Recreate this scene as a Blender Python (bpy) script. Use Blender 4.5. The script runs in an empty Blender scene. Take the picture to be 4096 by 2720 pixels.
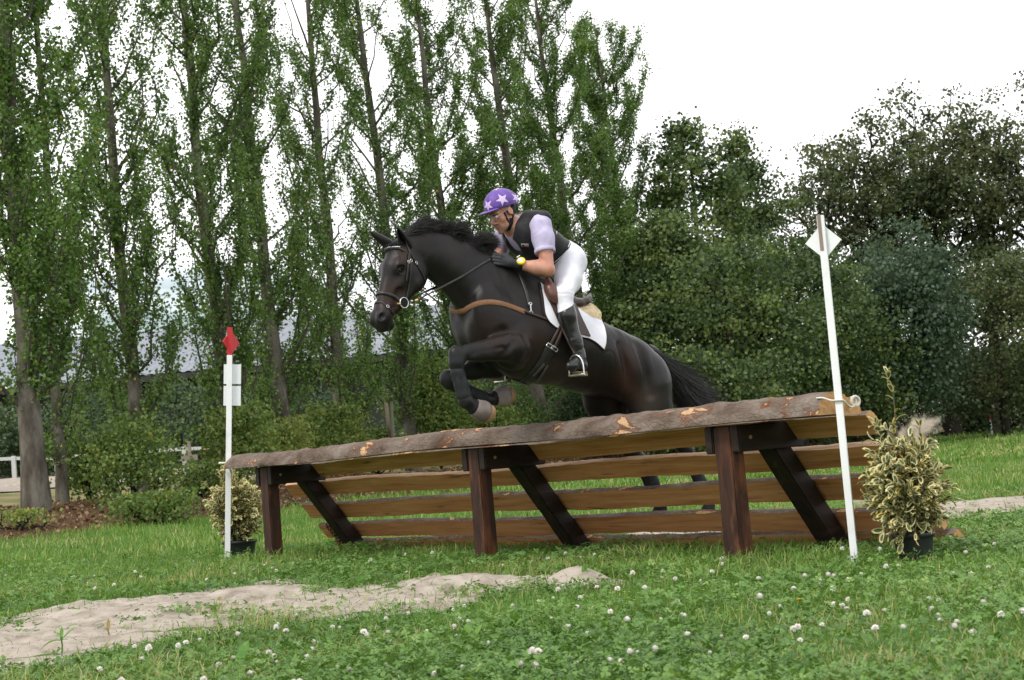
import bpy, bmesh, math, random
import numpy as np
from mathutils import Vector, Matrix
from mathutils.bvhtree import BVHTree

sc = bpy.context.scene
COL = sc.collection
R_ = math.radians
rng = np.random.default_rng(7)

# ------------------------------------------------------------------ camera
PW, PH, FPX = 4096.0, 2720.0, 6245.0          # photograph size and focal length in its pixels
CAMZ, ROLL, HORIZ = 0.78, R_(4.6), 1821.5
PITCH = math.atan((HORIZ - PH/2)*math.cos(ROLL)/FPX)
_F = np.array([0, math.cos(PITCH), math.sin(PITCH)])
_U0 = np.array([0, -math.sin(PITCH), math.cos(PITCH)])
_R = math.cos(ROLL)*np.array([1., 0, 0]) - math.sin(ROLL)*_U0
_U = math.sin(ROLL)*np.array([1., 0, 0]) + math.cos(ROLL)*_U0
_C = np.array([0, 0, CAMZ])
cam = bpy.data.objects.new("camera", bpy.data.cameras.new("camera"))
COL.objects.link(cam)
m = Matrix.Identity(4)
for i in range(3):
    m[i][0], m[i][1], m[i][2], m[i][3] = _R[i], _U[i], -_F[i], _C[i]
cam.matrix_world = m
cam.data.sensor_width = 36.0
cam.data.lens = 36.0*FPX/PW
cam.data.clip_start, cam.data.clip_end = 0.1, 3000
cam.data.dof.use_dof = True
cam.data.dof.focus_distance = 11.0
cam.data.dof.aperture_fstop = 7.1
sc.camera = cam

# ------------------------------------------------------------------ sky, sun, exposure
SUN_EL, SUN_AZ = R_(52), R_(222)     # from behind the camera's left shoulder, azimuth clockwise from +Y
w = bpy.data.worlds.new("World"); sc.world = w; w.use_nodes = True
nt = w.node_tree; nt.nodes.clear()
N = nt.nodes.new; K = nt.links.new
out = N("ShaderNodeOutputWorld"); bg = N("ShaderNodeBackground"); bg.inputs[1].default_value = 0.1
sky = N("ShaderNodeTexSky"); sky.sky_type = 'NISHITA'; sky.sun_disc = False
sky.sun_elevation = SUN_EL; sky.sun_rotation = SUN_AZ; sky.air_density = 1.2; sky.dust_density = 1.5
tc = N("ShaderNodeTexCoord"); mp = N("ShaderNodeMapping"); mp.inputs['Scale'].default_value = (2.2, 2.2, 9.0)
nz = N("ShaderNodeTexNoise"); nz.inputs['Scale'].default_value = 2.1; nz.inputs['Detail'].default_value = 6
rp = N("ShaderNodeValToRGB"); rp.color_ramp.elements[0].position = 0.37; rp.color_ramp.elements[1].position = 0.50
nz2 = N("ShaderNodeTexNoise"); nz2.inputs['Scale'].default_value = 1.4; nz2.inputs['Detail'].default_value = 4
rp2 = N("ShaderNodeValToRGB")
rp2.color_ramp.elements[0].position = 0.36; rp2.color_ramp.elements[0].color = (6.3, 6.35, 6.75, 1)
rp2.color_ramp.elements[1].position = 0.52; rp2.color_ramp.elements[1].color = (12.2, 12.2, 12.4, 1)
mx = N("ShaderNodeMixRGB"); 
K(tc.outputs['Generated'], mp.inputs[0]); K(mp.outputs[0], nz.inputs['Vector']); K(nz.outputs['Fac'], rp.inputs[0])
K(tc.outputs['Generated'], nz2.inputs['Vector']); K(nz2.outputs['Fac'], rp2.inputs[0])
sx = N("ShaderNodeSeparateXYZ"); K(tc.outputs['Generated'], sx.inputs[0])
mr = N("ShaderNodeMapRange"); mr.inputs['From Min'].default_value = .115; mr.inputs['From Max'].default_value = .165; K(sx.outputs['Z'], mr.inputs['Value'])
ad = N("ShaderNodeMath"); ad.operation = 'ADD'; ad.use_clamp = True; K(rp.outputs[0], ad.inputs[0]); K(mr.outputs[0], ad.inputs[1])
K(ad.outputs[0], mx.inputs[0]); K(sky.outputs[0], mx.inputs[1]); K(rp2.outputs[0], mx.inputs[2])
K(mx.outputs[0], bg.inputs[0]); K(bg.outputs[0], out.inputs[0])

sl = bpy.data.lights.new("sun", 'SUN'); sl.energy = 1.6; sl.angle = R_(12); sl.color = (1.0, 0.95, 0.87)
so = bpy.data.objects.new("sun", sl); COL.objects.link(so)
sd = Vector((math.sin(SUN_AZ)*math.cos(SUN_EL), math.cos(SUN_AZ)*math.cos(SUN_EL), math.sin(SUN_EL)))
so.rotation_euler = sd.to_track_quat('Z', 'Y').to_euler()
so.location = (-6, -6, 14)

sc.view_settings.view_transform = 'Standard'
sc.view_settings.look = 'None'
sc.view_settings.exposure = 0.55
sc.view_settings.gamma = 1.0
sc.render.engine = 'CYCLES'
sc.cycles.use_denoising = True
sc.cycles.max_bounces = 6
sc.cycles.transparent_max_bounces = 6
sc.cycles.volume_bounces = 1
sc.cycles.volume_step_rate = 1.0

# ------------------------------------------------------------------ pixel <-> world (photograph pixels)
def ray(x, y): return _F + ((x-PW/2)/FPX)*_R + ((PH/2-y)/FPX)*_U
def onY(x, y, Y): d = ray(x, y); return _C + d*(Y/d[1])
def onz(x, y, z=0.0): d = ray(x, y); return _C + d*((z-CAMZ)/d[2])
def onpl(x, y, P, n): d = ray(x, y); return _C + d*(np.dot(P-_C, n)/np.dot(d, n))
def proj(P):
    q = np.asarray(P, float)-_C; wv = q@_F
    return np.stack([PW/2+FPX*(q@_R)/wv, PH/2-FPX*(q@_U)/wv], -1)
def nrm(v): v = np.asarray(v, float); return v/max(np.linalg.norm(v), 1e-9)

# ------------------------------------------------------------------ mesh and object helpers
ORIG = {}
def build(name, V, blocks, mats, parent=None, midx=None, smooth=True, attrs=None, origin=None, pattrs=None):
    """one mesh object; blocks = list of (n,k) index arrays; midx, attrs: per-face arrays"""
    V = np.asarray(V, np.float64).reshape(-1, 3)
    if origin is None and parent is not None: origin = ORIG.get(parent.name)
    if origin is not None:
        V = V - np.array(origin)
    me = bpy.data.meshes.new(name)
    blocks = [np.asarray(b, np.int32) for b in blocks if len(b)]
    tot = np.concatenate([np.full(len(b), b.shape[1], np.int32) for b in blocks])
    loops = np.concatenate([b.ravel() for b in blocks])
    me.vertices.add(len(V)); me.vertices.foreach_set('co', V.astype(np.float32).ravel())
    me.loops.add(len(loops)); me.loops.foreach_set('vertex_index', loops)
    me.polygons.add(len(tot))
    st = np.zeros(len(tot), np.int32); st[1:] = np.cumsum(tot)[:-1]
    me.polygons.foreach_set('loop_start', st); me.polygons.foreach_set('loop_total', tot)
    if not isinstance(mats, (list, tuple)): mats = [mats]
    for mm in mats: me.materials.append(mm)
    if midx is not None: me.polygons.foreach_set('material_index', np.asarray(midx, np.int32))
    me.polygons.foreach_set('use_smooth', np.full(len(tot), bool(smooth)) if np.isscalar(smooth) else np.asarray(smooth, bool))
    for k_, a in (attrs or {}).items():
        at = me.attributes.new(k_, 'FLOAT', 'FACE'); at.data.foreach_set('value', np.asarray(a, np.float32))
    for k_, a in (pattrs or {}).items():
        at = me.attributes.new(k_, 'FLOAT', 'POINT'); at.data.foreach_set('value', np.asarray(a, np.float32))
    me.update(calc_edges=True); me.validate()
    o = bpy.data.objects.new(name, me); COL.objects.link(o)
    if origin is not None: ORIG[o.name] = origin
    if parent is not None: o.parent = parent
    elif origin is not None: o.location = origin
    return o
def tag(o, label=None, cat=None, group=None, kind=None):
    if label: o['label'] = label
    if cat: o['category'] = cat
    if group: o['group'] = group
    if kind: o['kind'] = kind
    return o
def thing(name, loc, label, cat, group=None, rotz=0.0):
    o = bpy.data.objects.new(name, None); COL.objects.link(o)
    o.empty_display_size = 0.1
    o.location = loc; o.rotation_euler = (0, 0, rotz)
    if rotz == 0.0: ORIG[o.name] = [float(c) for c in loc]
    return tag(o, label, cat, group)

class MB:
    """collects shapes into one mesh"""
    def __init__(s): s.v = []; s.b = {}; s.n = 0
    def add(s, V, F, mi=0):
        V = np.asarray(V, float); s.v.append(V)
        F = np.asarray(F)
        s.b.setdefault((F.shape[1], mi), []).append(F + s.n); s.n += len(V)
    def tube(s, P, r, n=8, mi=0, cap=True, sq=None):
        P = np.asarray(P, float); k = len(P); r = np.broadcast_to(np.asarray(r, float), (k,))
        T = np.gradient(P, axis=0); T /= np.linalg.norm(T, axis=1)[:, None]+1e-12
        ref = np.array([0, 0, 1.]) if abs(T[0][2]) < .9 else np.array([1., 0, 0])
        V = []
        u = np.cross(T[0], ref); u /= np.linalg.norm(u)
        ang = np.linspace(0, 2*np.pi, n, endpoint=False)
        for i in range(k):
            u = u - T[i]*np.dot(u, T[i]); u /= np.linalg.norm(u)+1e-12
            v = np.cross(T[i], u)
            V.append(P[i]+r[i]*(np.cos(ang)[:, None]*u+np.sin(ang)[:, None]*v))
        V = np.concatenate(V)
        i = np.arange(k-1)[:, None]*n; j = np.arange(n)[None]
        F = np.stack([i+j, i+(j+1) % n, i+n+(j+1) % n, i+n+j], -1).reshape(-1, 4)
        s.add(V, F, mi)
        if cap:
            base = s.n-len(V)
            for a, flip in ((0, True), ((k-1)*n, False)):
                c = P[0] if flip else P[-1]
                ii = np.arange(n)
                tri = np.stack([np.full(n, n), (ii+1) % n, ii], -1) if flip else np.stack([np.full(n, n), ii, (ii+1) % n], -1)
                s.add(np.concatenate([V[a:a+n], c[None]]), tri, mi)
    def box(s, c, h, R=np.eye(3), mi=0, bev=0.0):
        bm = bmesh.new(); bmesh.ops.create_cube(bm, size=2)
        for v in bm.verts: v.co = Vector((v.co.x*h[0], v.co.y*h[1], v.co.z*h[2]))
        if bev > 0: bmesh.ops.bevel(bm, geom=bm.edges[:], offset=bev, segments=2, affect='EDGES', profile=.6)
        s.bm(bm, c, R, mi)
    def bm(s, bm, c=(0, 0, 0), R=np.eye(3), mi=0):
        bm.verts.index_update()
        V = np.array([v.co[:] for v in bm.verts])@np.asarray(R).T+np.asarray(c)
        by = {}
        for f in bm.faces: by.setdefault(len(f.verts), []).append([v.index for v in f.verts])
        n0 = s.n; first = True
        for k_, F in by.items():
            if first: s.add(V, np.array(F), mi); first = False
            else: s.b.setdefault((k_, mi), []).append(np.array(F)+n0)
        bm.free()
    def ribbon(s, P, Nn, wd, th=0.004, mi=0):
        """flat strap along P with surface normals Nn, full width wd, thickness th"""
        P = np.asarray(P, float); Nn = np.asarray(Nn, float); k = len(P)
        T = np.gradient(P, axis=0); T /= np.linalg.norm(T, axis=1)[:, None]+1e-12
        B = np.cross(T, Nn); B /= np.linalg.norm(B, axis=1)[:, None]+1e-12
        wd = np.broadcast_to(np.asarray(wd, float), (k,))[:, None]
        a = P-B*wd/2; b = P+B*wd/2
        V = np.stack([a, a+Nn*th*.75+B*wd*.06, P+Nn*th, b+Nn*th*.75-B*wd*.06, b, P-Nn*th*.4], 1).reshape(-1, 3)
        i = np.arange(k-1)[:, None]*6; j = np.arange(6)[None]
        F = np.stack([i+j, i+(j+1) % 6, i+6+(j+1) % 6, i+6+j], -1).reshape(-1, 4)
        s.add(V, F, mi)
        s.add(V[:6], np.array([[5, 4, 3, 2, 1, 0]]), mi); s.add(V[-6:], np.array([[0, 1, 2, 3, 4, 5]]), mi)
    def make(s, name, mats, parent=None, smooth=True, **kw):
        keys = list(s.b); bl = [np.concatenate(s.b[k_]) for k_ in keys]
        mi = np.concatenate([np.full(len(b), k_[1]) for k_, b in zip(keys, bl)])
        return build(name, np.concatenate(s.v), bl, mats, parent, mi, smooth, **kw)

# ------------------------------------------------------------------ materials
def newmat(name):
    mt = bpy.data.materials.new(name); mt.use_nodes = True
    t = mt.node_tree; b = t.nodes['Principled BSDF']
    return mt, t, b
def setp(b, rough=.6, spec=.4, metal=0.0, sheen=0.0, coat=0.0):
    b.inputs['Roughness'].default_value = rough; b.inputs['Specular IOR Level'].default_value = spec
    b.inputs['Metallic'].default_value = metal; b.inputs['Sheen Weight'].default_value = sheen
    b.inputs['Coat Weight'].default_value = coat
def ramp(t, cols, pos=None):
    r = t.nodes.new('ShaderNodeValToRGB'); e = r.color_ramp.elements
    n = len(cols)
    pos = pos or [i/(n-1) for i in range(n)]
    while len(e) < n: e.new(0.5)
    for i in range(n): e[i].position = pos[i]; e[i].color = tuple(cols[i])+(1,)
    return r
def noise(t, scale, detail=4, rough=.55, vec=None, stretch=None, coord='Object', dist=0.0):
    n = t.nodes.new('ShaderNodeTexNoise')
    n.inputs['Scale'].default_value = scale; n.inputs['Detail'].default_value = detail; n.inputs['Roughness'].default_value = rough
    n.inputs['Distortion'].default_value = dist
    c = t.nodes.new('ShaderNodeTexCoord')
    if stretch:
        mpn = t.nodes.new('ShaderNodeMapping'); mpn.inputs['Scale'].default_value = stretch
        t.links.new(c.outputs[coord], mpn.inputs[0]); t.links.new(mpn.outputs[0], n.inputs['Vector'])
    else: t.links.new(c.outputs[coord], n.inputs['Vector'])
    return n
def bump(t, b, src, strength=.3, dist=.01):
    bp = t.nodes.new('ShaderNodeBump'); bp.inputs['Strength'].default_value = strength; bp.inputs['Distance'].default_value = dist
    t.links.new(src, bp.inputs['Height']); t.links.new(bp.outputs[0], b.inputs['Normal'])
def mix(t, fac, a, b_, mode='MIX'):
    mxn = t.nodes.new('ShaderNodeMixRGB'); mxn.blend_type = mode
    for inp, v in ((0, fac), (1, a), (2, b_)):
        if isinstance(v, (int, float)): mxn.inputs[inp].default_value = v
        elif isinstance(v, tuple): mxn.inputs[inp].default_value = v+(1,)
        else: t.links.new(v, mxn.inputs[inp])
    return mxn.outputs[0]
def nmat(name, cols, scale=8, detail=5, pos=None, rough=.6, spec=.35, bmp=0.0, bd=.01, bscale=None, stretch=None, sheen=0, metal=0, coat=0, coord='Object'):
    mt, t, b = newmat(name); setp(b, rough, spec, metal, sheen, coat)
    n = noise(t, scale, detail, stretch=stretch, coord=coord); r = ramp(t, cols, pos)
    t.links.new(n.outputs['Fac'], r.inputs[0]); t.links.new(r.outputs[0], b.inputs['Base Color'])
    if bmp:
        n2 = noise(t, bscale, 6, stretch=stretch, coord=coord) if bscale else n
        bump(t, b, n2.outputs['Fac'], bmp, bd)
    return mt
def leafmat(name, cols, pos=None, trans=.35, rough=.5, spec=.3, attr='tint'):
    mt, t, b = newmat(name); setp(b, rough, spec)
    a = t.nodes.new('ShaderNodeAttribute'); a.attribute_name = attr
    r = ramp(t, cols, pos); t.links.new(a.outputs['Fac'], r.inputs[0]); t.links.new(r.outputs[0], b.inputs['Base Color'])
    tr = t.nodes.new('ShaderNodeBsdfTranslucent')
    br = mix(t, 1.0, r.outputs[0], (1.25, 1.2, .7), 'MULTIPLY'); t.links.new(br, tr.inputs['Color'])
    ms = t.nodes.new('ShaderNodeMixShader'); ms.inputs[0].default_value = trans
    t.links.new(b.outputs[0], ms.inputs[1]); t.links.new(tr.outputs[0], ms.inputs[2])
    t.links.new(ms.outputs[0], t.nodes['Material Output'].inputs[0])
    return mt

# smooth value noise for shapes (vectorised)
def vnoise(P, seed=0):
    P = np.asarray(P, float); i = np.floor(P).astype(np.int64); f = P-i; f = f*f*(3-2*f)
    def hsh(q):
        h = (q[..., 0]*374761393+q[..., 1]*668265263+(q[..., 2] if q.shape[-1] > 2 else 0)*2147483647+seed*974711) & 0xffffffff
        h = ((h ^ (h >> 13))*1274126177) & 0xffffffff
        return ((h ^ (h >> 16)) & 0xffff)/65535.0
    D = P.shape[-1]; r = 0
    for c in range(2**D):
        o = np.array([(c >> k_) & 1 for k_ in range(D)])
        wt = np.prod(np.where(o, f, 1-f), -1)
        r = r+wt*hsh(i+o)
    return r*2-1
def fnoise(P, octv=3, seed=0):
    r = 0; a = 1.0; P = np.asarray(P, float)
    for k_ in range(octv): r = r+a*vnoise(P*2**k_, seed+k_); a *= .5
    return r
def sstep(x, a, b): t = np.clip((x-a)/(b-a), 0, 1); return t*t*(3-2*t)
def curve(p0, p1, sag, n=7, wob=.0):
    t_ = np.linspace(0, 1, n)[:, None]
    P = p0*(1-t_)+p1*t_+np.asarray(sag)*(4*t_*(1-t_))
    if wob: P[1:-1] += rng.normal(0, wob, (n-2, 3))
    return P
def gridF(nx, ny):
    i = np.arange(nx-1)[:, None]*ny; j = np.arange(ny-1)[None]
    return np.stack([i+j, i+ny+j, i+ny+j+1, i+j+1], -1).reshape(-1, 4)
# ================================================================== THE SETTING: ground, sand, grass
ROWP = np.array([-8.2, 27.0]); ROWD = nrm([.47, .88]); ROWN = np.array([ROWD[1], -ROWD[0]])   # poplar row line; normal to its meadow side
def srow(x, y): return (x-ROWP[0])*ROWN[0]+(y-ROWP[1])*ROWN[1]
def gz(x, y):
    x = np.asarray(x, float); y = np.asarray(y, float)
    z = np.interp(srow(x, y), [-60, -30, -8, -1.5, 0, 1.5, 2.6, 3.4, 6, 9], [1.75, 1.5, .98, .68, .58, .40, .21, .16, .07, 0.0])
    far = np.clip((y-14)/30, 0, 1)
    return z+(.018+.05*far)*fnoise(np.stack([x*.55, y*.55], -1), 2, 3)+.10*sstep(y, 40, 70)*sstep(x, 5, 15)
def polysd(P, poly):
    P = np.asarray(P, float); poly = np.asarray(poly, float); n = len(poly)
    d = np.full(len(P), 1e9); ins = np.zeros(len(P), bool)
    for i in range(n):
        a, b = poly[i], poly[(i+1) % n]; e = b-a; q = P-a
        t = np.clip((q@e)/(e@e+1e-12), 0, 1)
        d = np.minimum(d, np.hypot(*(q-t[:, None]*e).T))
        c = ((a[1] <= P[:, 1]) & (b[1] > P[:, 1])) | ((b[1] <= P[:, 1]) & (a[1] > P[:, 1]))
        xs = a[0]+(P[:, 1]-a[1])/(b[1]-a[1]+1e-12)*(b[0]-a[0])
        ins ^= c & (P[:, 0] < xs)
    return np.where(ins, -d, d)
SD = 4096/2361.0
def gpx(pts): return np.array([onz(x*SD, y*SD)[:2] for x, y in pts])
SAND1 = gpx([(-120, 1440), (0, 1428), (110, 1405), (200, 1392), (330, 1382), (440, 1372), (530, 1354), (620, 1342), (720, 1348), (840, 1350), (930, 1338), (1010, 1330), (1100, 1330), (1190, 1340),
             (1255, 1338), (1330, 1322), (1400, 1336), (1412, 1350), (1360, 1362), (1250, 1362), (1180, 1368), (1080, 1392), (1000, 1412), (900, 1420), (760, 1432), (640, 1440), (450, 1468), (300, 1490), (190, 1520), (90, 1540), (-100, 1560)])
SAND2 = np.array([[.2, 12.7], [1.6, 12.2], [2.6, 12.25], [3.4, 12.5], [4.5, 12.9], [6.5, 13.2], [8, 13.4], [8, 15.4], [6, 15.2], [4.4, 15.0], [2.8, 14.4], [1.2, 13.9], [.3, 13.5]])

# ground sheet
xs = np.unique(np.concatenate([np.linspace(-9, 9, 121), np.linspace(-40, 40, 101), np.linspace(-600, 600, 41)]))
ys = np.unique(np.concatenate([np.linspace(-4, 20, 121), np.linspace(20, 50, 76), np.linspace(50, 130, 41), np.linspace(-300, 900, 41)]))
X, Y = np.meshgrid(xs, ys, indexing='ij'); Z = gz(X, Y)
nx, ny = X.shape
mt, t, b = newmat("meadow_ground"); setp(b, .95, .1)
n1 = noise(t, .9, 6, .6); n2 = noise(t, 14, 6, .65)
g1 = ramp(t, [(.045, .115, .018), (.080, .175, .030), (.16, .21, .06)], [.3, .55, .8]); t.links.new(n1.outputs['Fac'], g1.inputs[0])
g2 = mix(t, n2.outputs['Fac'], g1.outputs[0], (.045, .08, .016))
l2 = ramp(t, [(.035, .020, .012), (.10, .058, .034), (.18, .12, .07)], [.3, .55, .8]); t.links.new(n2.outputs['Fac'], l2.inputs[0])
y2 = ramp(t, [(.08, .10, .03), (.24, .21, .10), (.12, .15, .04)], [.3, .55, .75]); t.links.new(n1.outputs['Fac'], y2.inputs[0])
aL = t.nodes.new('ShaderNodeAttribute'); aL.attribute_name = 'litter'; aY = t.nodes.new('ShaderNodeAttribute'); aY.attribute_name = 'rough'
c1 = mix(t, aY.outputs['Fac'], g2, y2.outputs[0]); c2 = mix(t, aL.outputs['Fac'], c1, l2.outputs[0])
t.links.new(c2, b.inputs['Base Color']); bump(t, b, n2.outputs['Fac'], .6, .03)
S_ = srow(X, Y)+.5*fnoise(np.stack([X*.5, Y*.5], -1), 3, 5)
lit = sstep(S_, 3.3, 2.9)*sstep(S_, -.7, .3); rou = sstep(S_, .8, -.6)
ground = tag(build("ground", np.stack([X, Y, Z], -1), [gridF(nx, ny)], mt, pattrs={'litter': lit.ravel(), 'rough': rou.ravel()}), kind='structure')

sandm = nmat("pale_sand", [(.21, .178, .142), (.34, .295, .245), (.43, .38, .325)], 7, 9, [.3, .5, .72], .95, .1, .7, .012, 38)
def sandsheet(name, poly, res, hfun, m=sandm, edge=.12):
    lo, hi = poly.min(0)-.2, poly.max(0)+.2
    xx = np.arange(lo[0], hi[0], res); yy = np.arange(lo[1], hi[1], res)
    X, Y = np.meshgrid(xx, yy, indexing='ij'); P = np.stack([X.ravel(), Y.ravel()], -1)
    sdv = polysd(P, poly)+.15*fnoise(P*2.0, 4, 11)
    h = hfun(P, sdv)
    Z = gz(P[:, 0], P[:, 1])+np.where(sdv > 0, -np.clip(sdv*.5, 0, .06), h)
    keep = (sdv < .1)
    F = gridF(*X.shape); F = F[keep[F].all(1)]
    used = np.unique(F); mp_ = np.full(len(P), -1); mp_[used] = np.arange(len(used))
    return tag(build(name, np.stack([P[:, 0], P[:, 1], Z], -1)[used], [mp_[F]], m), kind='structure')
MOUNDS = [(1340, 1345, .11, .16), (1300, 1355, .05, .2), (1110, 1358, .075, .30), (1020, 1362, .07, .22), (960, 1372, .04, .25), (620, 1372, .065, .28), (560, 1378, .04, .2), (380, 1405, .04, .5), (250, 1420, .045, .5), (110, 1445, .05, .6)]
MG = [(onz(a*SD, b_*SD)[:2], h, r) for a, b_, h, r in MOUNDS]
def h_front(P, sdv):
    h = .012*sstep(-sdv, 0, .12)+.018*fnoise(P*3.2, 3, 21)*sstep(-sdv, 0, .15)+.011*fnoise(P*11, 3, 23)
    for c, hh, r in MG: h = h+(.75 if hh > .1 else .55)*hh*np.exp(-((P-c)**2).sum(1)/(r*r))
    rgh = np.random.default_rng(17); lo, hi = SAND1.min(0), SAND1.max(0)
    for q in range(46):
        c = lo+rgh.random(2)*(hi-lo); r = .045+.035*rgh.random(); d2 = ((P-c)**2).sum(1)/(r*r); h = h-.028*np.exp(-d2*d2)+.010*np.exp(-(np.sqrt(d2)-1.35)**2*6)
    return h*sstep(-sdv, -.01, .05)
sandsheet("sand_patch", SAND1, .022, h_front)
sandsheet("sand_track", SAND2, .06, lambda P, s: .02*sstep(-s, 0, .3)+.012*fnoise(P*3, 3, 31))
arena_poly = np.array([[-19, 33], [-12, 32.5], [-7.5, 35.5], [-2, 44], [-1, 52], [-10, 56], [-26, 54], [-28, 36]])
sandsheet("riding_arena", arena_poly, .35, lambda P, s: .03+.01*fnoise(P*1.0, 2, 41))

# loose clods and crumbs on the sand
lo, hi = SAND1.min(0), SAND1.max(0); P = lo+rng.random((9000, 2))*(hi-lo); P = P[polysd(P, SAND1) < -.05]
sdv = polysd(P, SAND1)+.15*fnoise(P*2.0, 4, 11); zc = gz(P[:, 0], P[:, 1])+h_front(P, sdv); rr = .0015+.006*rng.random(len(P))**5
oc = np.array([[1, 0, 0], [-1, 0, 0], [0, 1, 0], [0, -1, 0], [0, 0, 1], [0, 0, -1.]]); of = np.array([[0, 2, 4], [2, 1, 4], [1, 3, 4], [3, 0, 4], [2, 0, 5], [1, 2, 5], [3, 1, 5], [0, 3, 5]])
V = np.concatenate([P, zc[:, None]], 1)[:, None]+oc[None]*rr[:, None, None]*(.6+.8*rng.random((len(P), 6, 1)))
tag(build("sand_crumbs", V, [((np.arange(len(P))*6)[:, None, None]+of[None]).reshape(-1, 3)], sandm, smooth=False), kind='stuff')
# ---- grass, clover
grassm = leafmat("grass_blades", [(.055, .115, .022), (.120, .236, .040), (.195, .318, .070), (.35, .37, .15), (.50, .42, .23)], [0, .35, .72, .9, 1.0], .36, .55, .25)
cloverm = leafmat("clover_leaves", [(.052, .118, .024), (.108, .215, .045), (.175, .30, .072), (.27, .37, .11)], [0, .4, .8, 1], .28, .5, .3)
def scatter(n, y0, y1, xl=.47, xr=.47, keep=None, pw=1.0):
    y = y0+(y1-y0)*rng.random(n)**pw
    x = (rng.random(n)*(xl+xr)-xl)*y+rng.normal(0, .1, n)
    P = np.stack([x, y], -1)
    if keep is not None: P = P[keep(P)]
    return P
def clear(P):
    k = np.ones(len(P), bool)
    s1 = polysd(P, SAND1)+.15*fnoise(P*2.0, 4, 11); s2 = polysd(P, SAND2)+.15*fnoise(P*2.0, 4, 11)
    r = rng.random(len(P))
    spr = .07+.75*sstep(fnoise(P*1.5, 3, 77)+.35*np.exp(-((s1+.05)/.25)**2), .10, .60)
    k &= (s1 > .02) | (r < spr*(s1 > -2))
    k &= (s2 > .0) | (r < .05)
    k &= srow(P[:, 0], P[:, 1]) > 2.9+.4*fnoise(P*.9, 2, 61)
    return k
def blades(P, hmin, hmax, wd, lean, dry=.1, seed=0):
    n = len(P); z = gz(P[:, 0], P[:, 1])
    cl = fnoise(P*1.3, 3, 100+seed)
    h = (hmin+(hmax-hmin)*rng.random(n)**1.6)*(1+.45*cl)
    a = rng.random(n)*2*np.pi; d = np.stack([np.cos(a), np.sin(a)], -1); s = np.stack([-d[:, 1], d[:, 0]], -1)
    L = lean*(.3+rng.random(n))*h; ww = wd*(.6+.8*rng.random(n))/2
    z0 = z-.01
    B = np.concatenate([P, z0[:, None]], 1)
    sv = np.concatenate([s*ww[:, None], np.zeros((n, 1))], 1)
    mid = B+np.concatenate([d*(L*.35)[:, None], (h*.6)[:, None]], 1)
    tip = B+np.concatenate([d*L[:, None], (h*(1-.25*lean*rng.random(n)))[:, None]], 1)
    V = np.stack([B-sv, B+sv, mid-sv*.75, mid+sv*.75, tip], 1).reshape(-1, 3)
    i = np.arange(n)*5
    q = np.stack([i, i+1, i+3, i+2], -1); tr = np.stack([i+2, i+3, i+4], -1)
    dr = fnoise(P*.8, 3, 140+seed)
    tint = np.clip(.42+.30*cl*.6+.20*rng.normal(size=n), .02, .85)
    isdry = rng.random(n) < dry*(.6+4.5*sstep(dr, .05, .6)); tint = np.where(isdry, .84+.16*rng.random(n), tint)
    return V, q, tr, tint
def merge_blades(parts):
    Vs, qs, ts, tq, n = [], [], [], [], 0
    for V, q, tr, tint in parts:
        Vs.append(V); qs.append(q+n); ts.append(tr+n); tq.append(tint); n += len(V)
    tint = np.concatenate(tq)
    return np.concatenate(Vs), [np.concatenate(qs), np.concatenate(ts)], np.concatenate([tint, tint])
parts = [
    blades(scatter(52000, 4.2, 9.5, keep=clear), .025, .10, .0045, .9, .10, 1),
    blades(scatter(86000, 9.0, 16.5, keep=clear), .03, .11, .006, .8, .08, 1),
    blades(scatter(66000, 16, 30, .45, .42, keep=clear), .04, .12, .011, .7, .07, 1),
    blades(scatter(60000, 28, 80, .2, .40, keep=clear, pw=1.3), .06, .17, .03, .6, .09, 1)]
# taller tufts: round the jump's feet and the pots, and some on the sand
def tufts(cs, n, r, h0, h1, wd, seed):
    P = np.concatenate([c+rng.normal(0, r, (n, 2)) for c in cs]); return blades(P, h0, h1, wd, 1.1, .06, seed)
V, B, tint = merge_blades(parts)
tag(build("grass", V, B, grassm, attrs={'tint': tint}, smooth=False), kind='stuff')

def clover(P, size, hh):
    n = len(P); cl = fnoise(P*1.1, 3, 200); z = gz(P[:, 0], P[:, 1])
    hgt = hh*(.35+.9*rng.random(n))*(1+.5*cl)
    sz = size*(.6+.7*rng.random(n)); a0 = rng.random(n)*2*np.pi
    tilt = rng.normal(0, .38, (n, 2))
    tin = np.clip(.40+.25*cl+.2*rng.normal(size=n), 0, 1)
    Vs = []
    prof = np.array([[0, .05], [-.50, .55], [-.36, .98], [0, .88], [.36, .98], [.50, .55]])
    for k_ in range(3):
        a = a0+k_*2.094; ca, sa = np.cos(a), np.sin(a)
        lx = prof[:, 0][None]*sz[:, None]; ly = prof[:, 1][None]*sz[:, None]
        x = lx*ca[:, None]-ly*sa[:, None]; y = lx*sa[:, None]+ly*ca[:, None]
        zz = hgt[:, None]+x*tilt[:, :1]+y*tilt[:, 1:]-.25*np.abs(lx)+(ly*.10)
        Vs.append(np.stack([x+P[:, :1], y+P[:, 1:], zz+z[:, None]], -1))
    V = np.stack(Vs, 1).reshape(-1, 3)
    F = (np.arange(n*3)*6)[:, None]+np.arange(6)[None]
    # two halves per leaflet so it folds at the midrib
    A = F[:, [0, 3, 2, 1]]; Bq = F[:, [0, 5, 4, 3]]
    return V, np.concatenate([A, Bq]), np.tile(np.repeat(tin, 3)+rng.normal(0, .05, n*3), 2)
ck = lambda P: clear(P) & (fnoise(P*.75, 3, 300)+.25+.45*rng.normal(size=len(P)) > 0)
c1 = clover(scatter(53000, 4.2, 9.5, keep=ck), .0165, .05)
c2 = clover(scatter(37000, 9.0, 16, keep=ck), .020, .06)
V = np.concatenate([c1[0], c2[0]]); F = np.concatenate([c1[1], c2[1]+len(c1[0])])
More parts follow.
